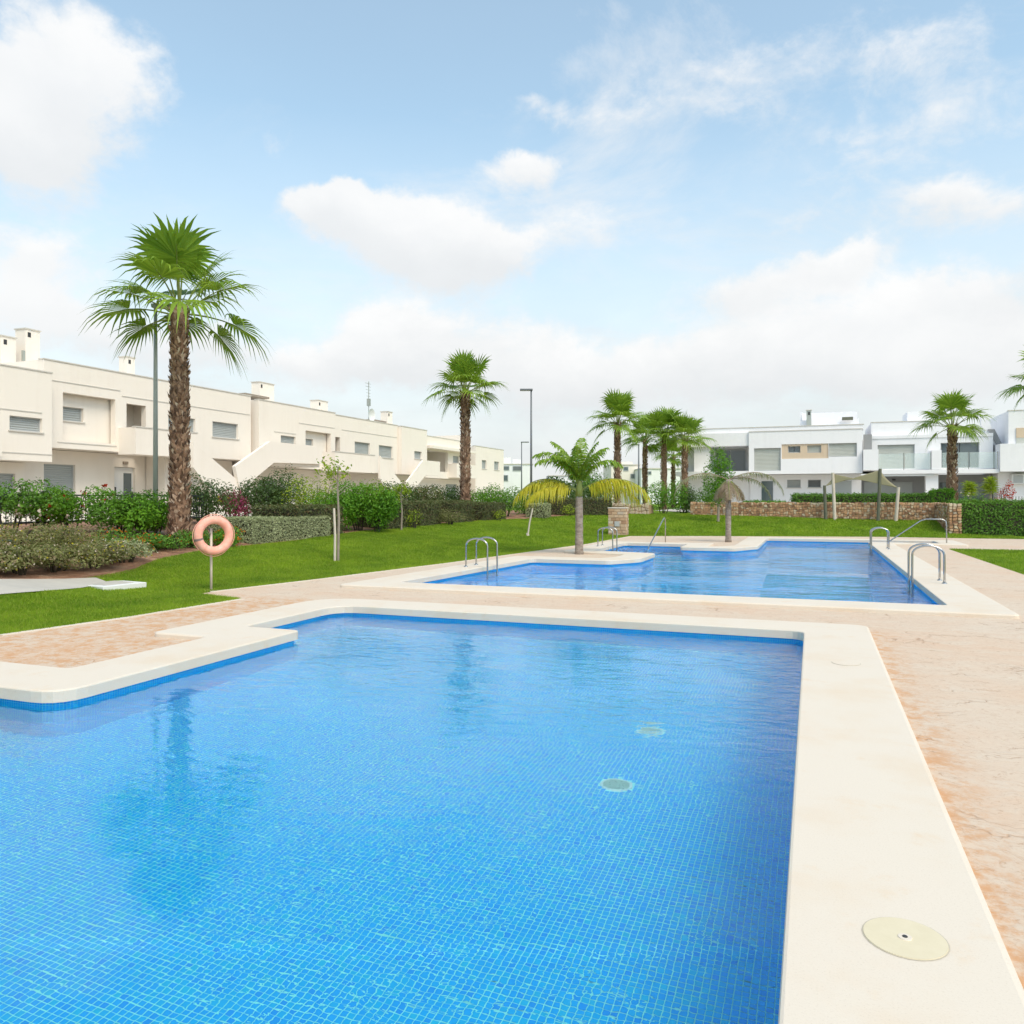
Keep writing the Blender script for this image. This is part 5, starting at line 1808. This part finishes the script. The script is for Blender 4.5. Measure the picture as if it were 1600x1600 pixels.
# --- house E, F
h = House('cream house with an open dark loggia behind the second palm', 'L', -28.5, 'stucco_cream', LG, 60)
h.wall(56.0, 64.8, 3.2, 6.50, -TH, 0, [(56.15, 60.2, 3.75, 5.40), (61.2, 62.4, 4.60, 5.18)])
h.put('upper_body', h.mat, [(56.01, 60.4, 3.21, 6.49, -7.5, -1.9), (60.4, 64.8, 3.21, 6.49, -7.5, -TH - .001), (56.01, 60.4, 5.45, 6.49, -1.89, -TH - .001)])
h.window(56.6, 59.9, 3.5, 5.3, -1.74, 'glass', False, 3)
h.window(61.2, 62.4, 4.60, 5.18, 0)
h.put('canopy', h.mat, [(55.95, 64.85, 5.50, 5.72, .001, .7)])
h.coping(56.0, 64.8, 6.5, -TH, 0)
h.put('balcony', h.mat, [(60.25, 64.8, 3.3, 4.45, .001, .8)])
h.wall(56.0, 64.8, .5, 3.19, -1.0, -.8, [(61.5, 63.8, 1.2, 2.8)])
h.window(61.5, 63.8, 1.2, 2.8, -.8)
h.put('ground_body', h.mat, [(56.01, 64.79, .5, 3.19, -7.4, -1.01)])
h = House('last cream house of the left row right of the second palm', 'L', -28.5, 'stucco_cream', LG, 68)
h.wall(66.0, 73.0, .5, 6.3, -TH, 0, [(67.5, 68.6, 4.3, 5.1), (70.5, 71.8, 4.3, 5.1)])
h.put('upper_body', h.mat, [(66.01, 72.99, .5, 6.29, -7.5, -TH - .001)])
h.window(67.5, 68.6, 4.3, 5.1, 0)
h.window(70.5, 71.8, 4.3, 5.1, 0)
h.coping(66.0, 73.0, 6.3, -TH, 0)
h.put('roof_box', h.mat, [(67.0, 69.5, 6.29, 7.4, -5, -2)])
# ------------------------------------------------------------------ white houses on the right
RG = 'white modern houses behind the stone wall'
h = House('white modern house with a beige window band behind the shade sail', 'R', 56.0, 'stucco_white', RG, 0)
wR = [(-3.72, -2.0, 3.42, 4.95), (.98, 2.67, 4.28, 5.17)]
band = (-1.95, .96, 4.2, 5.17)
h.wall(-4.05, 3.0, 3.2, 6.05, -TH, 0, wR + [band])
h.put('upper_body', h.mat, [(-4.04, 2.99, 3.21, 6.04, -8, -.42)])
h.window(*wR[0], 0, 'shutter_light', False)
h.window(*wR[1], 0, 'shutter_light', False)
bw = [(-1.55, -.77, 4.6, 5.05), (-.34, .52, 4.58, 5.07)]
h.wall(band[0] + .002, band[1] - .002, band[2] + .002, band[3] - .002, -.25, -.06, bw, 'stucco_beige', 'beige_band')
h.window(*bw[0], -.06, 'glass', False, 2)
h.window(*bw[1], -.06, 'shutter_light', False)
h.put('parapet', h.mat, [(-8.0, 3.1, 6.05, 6.38, -8, -.5)])
h.coping(-4.05, 3.0, 6.05, -TH, 0)
h.coping(-8.0, 3.1, 6.38, -1.0, -.5)
# loggia part on its left
h.put('balcony_slab', h.mat, [(-8.9, -4.06, 3.12, 3.42, -2.4, .2)])
h.put('loggia_roof', h.mat, [(-8.9, -4.06, 5.15, 6.04, -8, -.15)])
h.put('loggia_body', h.mat, [(-8.9, -4.06, 3.42, 5.149, -8, -2.3)])
h.put('loggia_side', h.mat, [(-7.75, -6.7, 3.421, 5.149, -2.29, -.4)])
h.window(-6.5, -4.4, 3.45, 5.0, -2.1, 'glass', False, 2)
gR = [(-1.64, -.77, 2.3, 2.84), (-.32, .52, 2.3, 2.83)]
h.wall(-4.05, 3.0, .5, 3.19, -1.5, -1.3, gR)
h.put('ground_body', h.mat, [(-8.9, 3.0, .5, 3.11, -8, -1.51)])
h.window(*gR[0], -1.3)
h.window(*gR[1], -1.3, 'shutter_dark')
h.put('glass_door', 'glass', [(-3.3, -2.55, .7, 2.75, -1.299, -1.26)])
h.put('shutter_door', 'shutter', [(1.4, 2.4, .7, 2.75, -1.299, -1.26)])
rb = h.put('roof_terrace', h.mat, [(-.85, 3.0, 6.381, 7.1, -4.2, -4.05), (-.85, -.7, 6.381, 7.75, -8, -4.21)])
h.put('roof_wall', h.mat, [(-.69, 2.98, 7.101, 7.8, -6.2, -6.0)])
h.chimney(-.42, -.1, -4.0, -3.6, 6.39, 7.75, 'lamp_grey')
for u in (1.3, 2.1, 2.5):
    pass
h.put('roof_planter', 'wood_olive', [(1.9, 2.6, 7.0, 7.2, -3.9, -3.6)])
# --- second white house with glass balconies
h = House('white modern house with glass balconies behind the right fan palm', 'R', 56.0, 'stucco_white', RG, 7)
h.put('balcony_box', h.mat, [(2.98 + .05, 3.92, 3.37, 4.70, -.3, .35)])
h.put('stair_panel', 'stucco_grey', [(3.08, 3.58, 4.71, 5.72, -.5, -.4)])
wS = [(3.95, 6.12, 3.5, 5.05), (7.6, 9.75, 3.5, 5.1)]
h.wall(3.6, 10.5, 3.37, 5.45, -1.2, -.9, wS)
h.put('upper_body', h.mat, [(3.1, 10.5, 3.37, 5.44, -8, -1.35)])
h.window(*wS[0], -.9, 'shutter_light', False)
h.window(*wS[1], -.9, 'glass', False, 2)
h.put('roof_volume', h.mat, [(3.6, 7.0, 5.451, 6.55, -8, -1.4)])
h.coping(3.6, 7.0, 6.55, -2, -1.4)
h.put('parapet', h.mat, [(3.6, 10.5, 5.451, 5.65, -1.39, -.85)])
h.put('roof_box', h.mat, [(5.9, 7.6, 6.551, 7.35, -6, -3)])
h.put('pier', h.mat, [(6.95, 7.5, 3.38, 4.58, -.89, .25)])
h.put('balcony_slab', h.mat, [(3.921, 10.6, 3.12, 3.37, -1.2, .3)])
for (a, b_) in ((3.95, 5.4), (5.45, 6.92), (7.55, 9.0), (9.05, 10.55)):
    g_ = h.put('glass_rail', 'rail_glass', [(a, b_, 3.42, 4.42, .18, .20)])
    h.put('rail_post', 'steel', [(b_ - .03, b_ + .01, 3.371, 4.45, .16, .21)], g_)
h.put('awning_box', 'frame_white', [(4.0, 7.1, 2.98, 3.08, .0, .2)])
h.put('ground_body', 'stucco_grey', [(3.03, 10.6, .5, 3.11, -8, -2.0)])
h.put('shutter_door', 'shutter', [(3.2, 6.1, .7, 2.65, -1.999, -1.95)])
h.put('column', h.mat, [(6.65, 7.35, .5, 3.119, -.6, 0)])
h.put('wall_lamp', 'iron_black', [(4.9, 5.1, 2.75, 2.85, -1.99, -1.9)])
h.put('glass_door', 'glass', [(7.7, 10.2, .7, 2.6, -1.999, -1.95)])
# --- third white house
h = House('white house with an outside staircase at the right edge', 'R', 56.0, 'stucco_white', RG, 11.5)
h.put('upper_body', h.mat, [(11.15, 16, 3.2, 6.9, -8, 0)])
h.put('stair_box', h.mat, [(10.62, 11.149, 3.2, 4.88, -2.5, .5)])
h.put('balcony_box', h.mat, [(11.15, 16, 3.2, 4.88, .001, .5)])
h.poly('stair_side', 'stucco_grey', [(10.25, 5.9), (10.62, 5.9), (11.05, 4.9), (10.75, 4.9)], -1.2, -1.1)
h.poly('stair_parapet', h.mat, [(9.9, 6.7), (10.3, 6.5), (10.9, 4.9), (10.6, 4.9), (9.9, 6.2)], -1.5, -1.21)
h.put('shutter', 'stucco_beige', [(11.55, 13.0, 5.25, 5.85, .002, .06)])
h.put('shutter', 'shutter_light', [(11.55, 13.0, 4.9, 5.249, .002, .05)])
h.put('ground_body', h.mat, [(10.7, 16, .5, 3.19, -8, -.6)])
ac = h.put('air_conditioner', 'frame_white', [(11.35, 12.2, 2.45, 3.05, -.599, -.2)], bevel=.04)
h.put('fan_grille', 'frame_grey', [(11.45, 11.95, 2.52, 2.98, -.199, -.18)], ac)
h.coping(11.15, 16, 6.9, -.3, 0)
# white picket fence by the right edge
X, Y = at(1590, 43)
pf = tag(empty('picket_fence', (X, Y, .9)), 'short grey picket fence above the hedge at the right edge', 'fence')
for k in range(14):
    mb = MB()
    mb.box(-.03, .03, -.012, .012, -.3, .78)
    mb.build('picket', 'frame_grey', pf, loc=(-.5 + k * .14, 0, 0))
mb = MB()
mb.box(-.6, 1.4, .013, .04, .5, .57)
mb.build('rail', 'frame_grey', pf)
# ------------------------------------------------------------------ distant houses
def far_house(label, px0, px1, ytop, d, dep, wins, roof=None, mat='stucco_white'):
    a, b_ = onD(px0, ytop, d), onD(px1, ytop, d)
    W_ = math.hypot(b_[0] - a[0], b_[1] - a[1])
    root = tag(empty('house', (a[0], a[1], 0), YAW), label, 'house', 'distant white houses')
    top = a[2]
    mb = MB()
    mb.box(0, W_, 0, dep, -.5, top)
    mb.build('wall', mat, root)
    mb = MB()
    mb.box(-.1, W_ + .1, -.1, dep, top + .002, top + .15)
    mb.build('parapet_cap', 'cap_stone', root)
    for (p0, p1, y0, y1, mt) in wins:
        u0, u1 = (p0 - px0) / F_PX * d, (p1 - px0) / F_PX * d
        z0, z1 = EYE - (y1 - CY) / F_PX * d, EYE - (y0 - CY) / F_PX * d
        mb = MB()
        mb.box(u0, u1, -.06, .1, z0, z1)
        w_ = mb.build('window', 'frame_grey', root)
        mb = MB()
        mb.box(u0 + .08, u1 - .08, -.07, -.061, z0 + .08, z1 - .08)
        mb.build('pane', mt, w_)
    for (p0, p1, y0) in (roof or []):
        u0, u1 = (p0 - px0) / F_PX * d, (p1 - px0) / F_PX * d
        mb = MB()
        mb.box(u0, u1, 1.0, 4.0, top + .151, EYE - (y0 - CY) / F_PX * d)
        mb.build('roof_room', mat, root)
far_house('distant white house left of the small street lamp', 742, 780, 722, 98, 8, [(751, 758, 715 + 12, 735, 'glass'), (768, 776, 737, 747, 'glass')], [(748, 757, 716), (762, 772, 717)])
far_house('distant white house with terrace windows beside the central lamp', 780, 832, 726, 112, 9, [(783, 796, 728, 735, 'glass'), (801, 815, 728, 736, 'shutter_dark'), (784, 794, 742, 752, 'glass')], [(782, 798, 714), (801, 816, 717)])
far_house('distant low white house right of the central lamp', 858, 890, 744, 120, 8, [(862, 868, 748, 754, 'glass')])
far_house('distant white house behind the first far palm', 955, 1000, 727, 105, 9, [(974, 982, 729, 736, 'glass'), (985, 992, 740, 748, 'shutter_dark')], [(972, 990, 721)], 'stucco_cream')
far_house('distant white house between the far palm trunks', 1002, 1078, 733, 100, 9, [(1012, 1018, 736, 742, 'glass'), (1050, 1056, 738, 746, 'glass')], [(1044, 1066, 722)])
for lab, px, d, r_, ht in (('distant dark tree right of the central lamp', 866, 100, 2.6, 3.6), ('distant dark tree beside the low far house', 848, 96, 2.0, 2.8), ('distant tree behind the yellow fronds', 905, 90, 2.6, 3.0)):
    X, Y, _ = onD(px, 760, d)
    root = tag(empty('tree', (X, Y, .6)), lab, 'tree', 'distant trees')
    mb = MB()
    mb.tube([(0, 0, -.3), (0, 0, ht * .7)], [.16, .06], 7)
    mb.build('trunk', 'twig', root)
    link('crown', quads_np(blob_leaves(rand_blobs(0, 0, ht * .2, r_, r_, ht * .8, 8), 1100, .4, .25, .4)), 'leaf_dark', root)
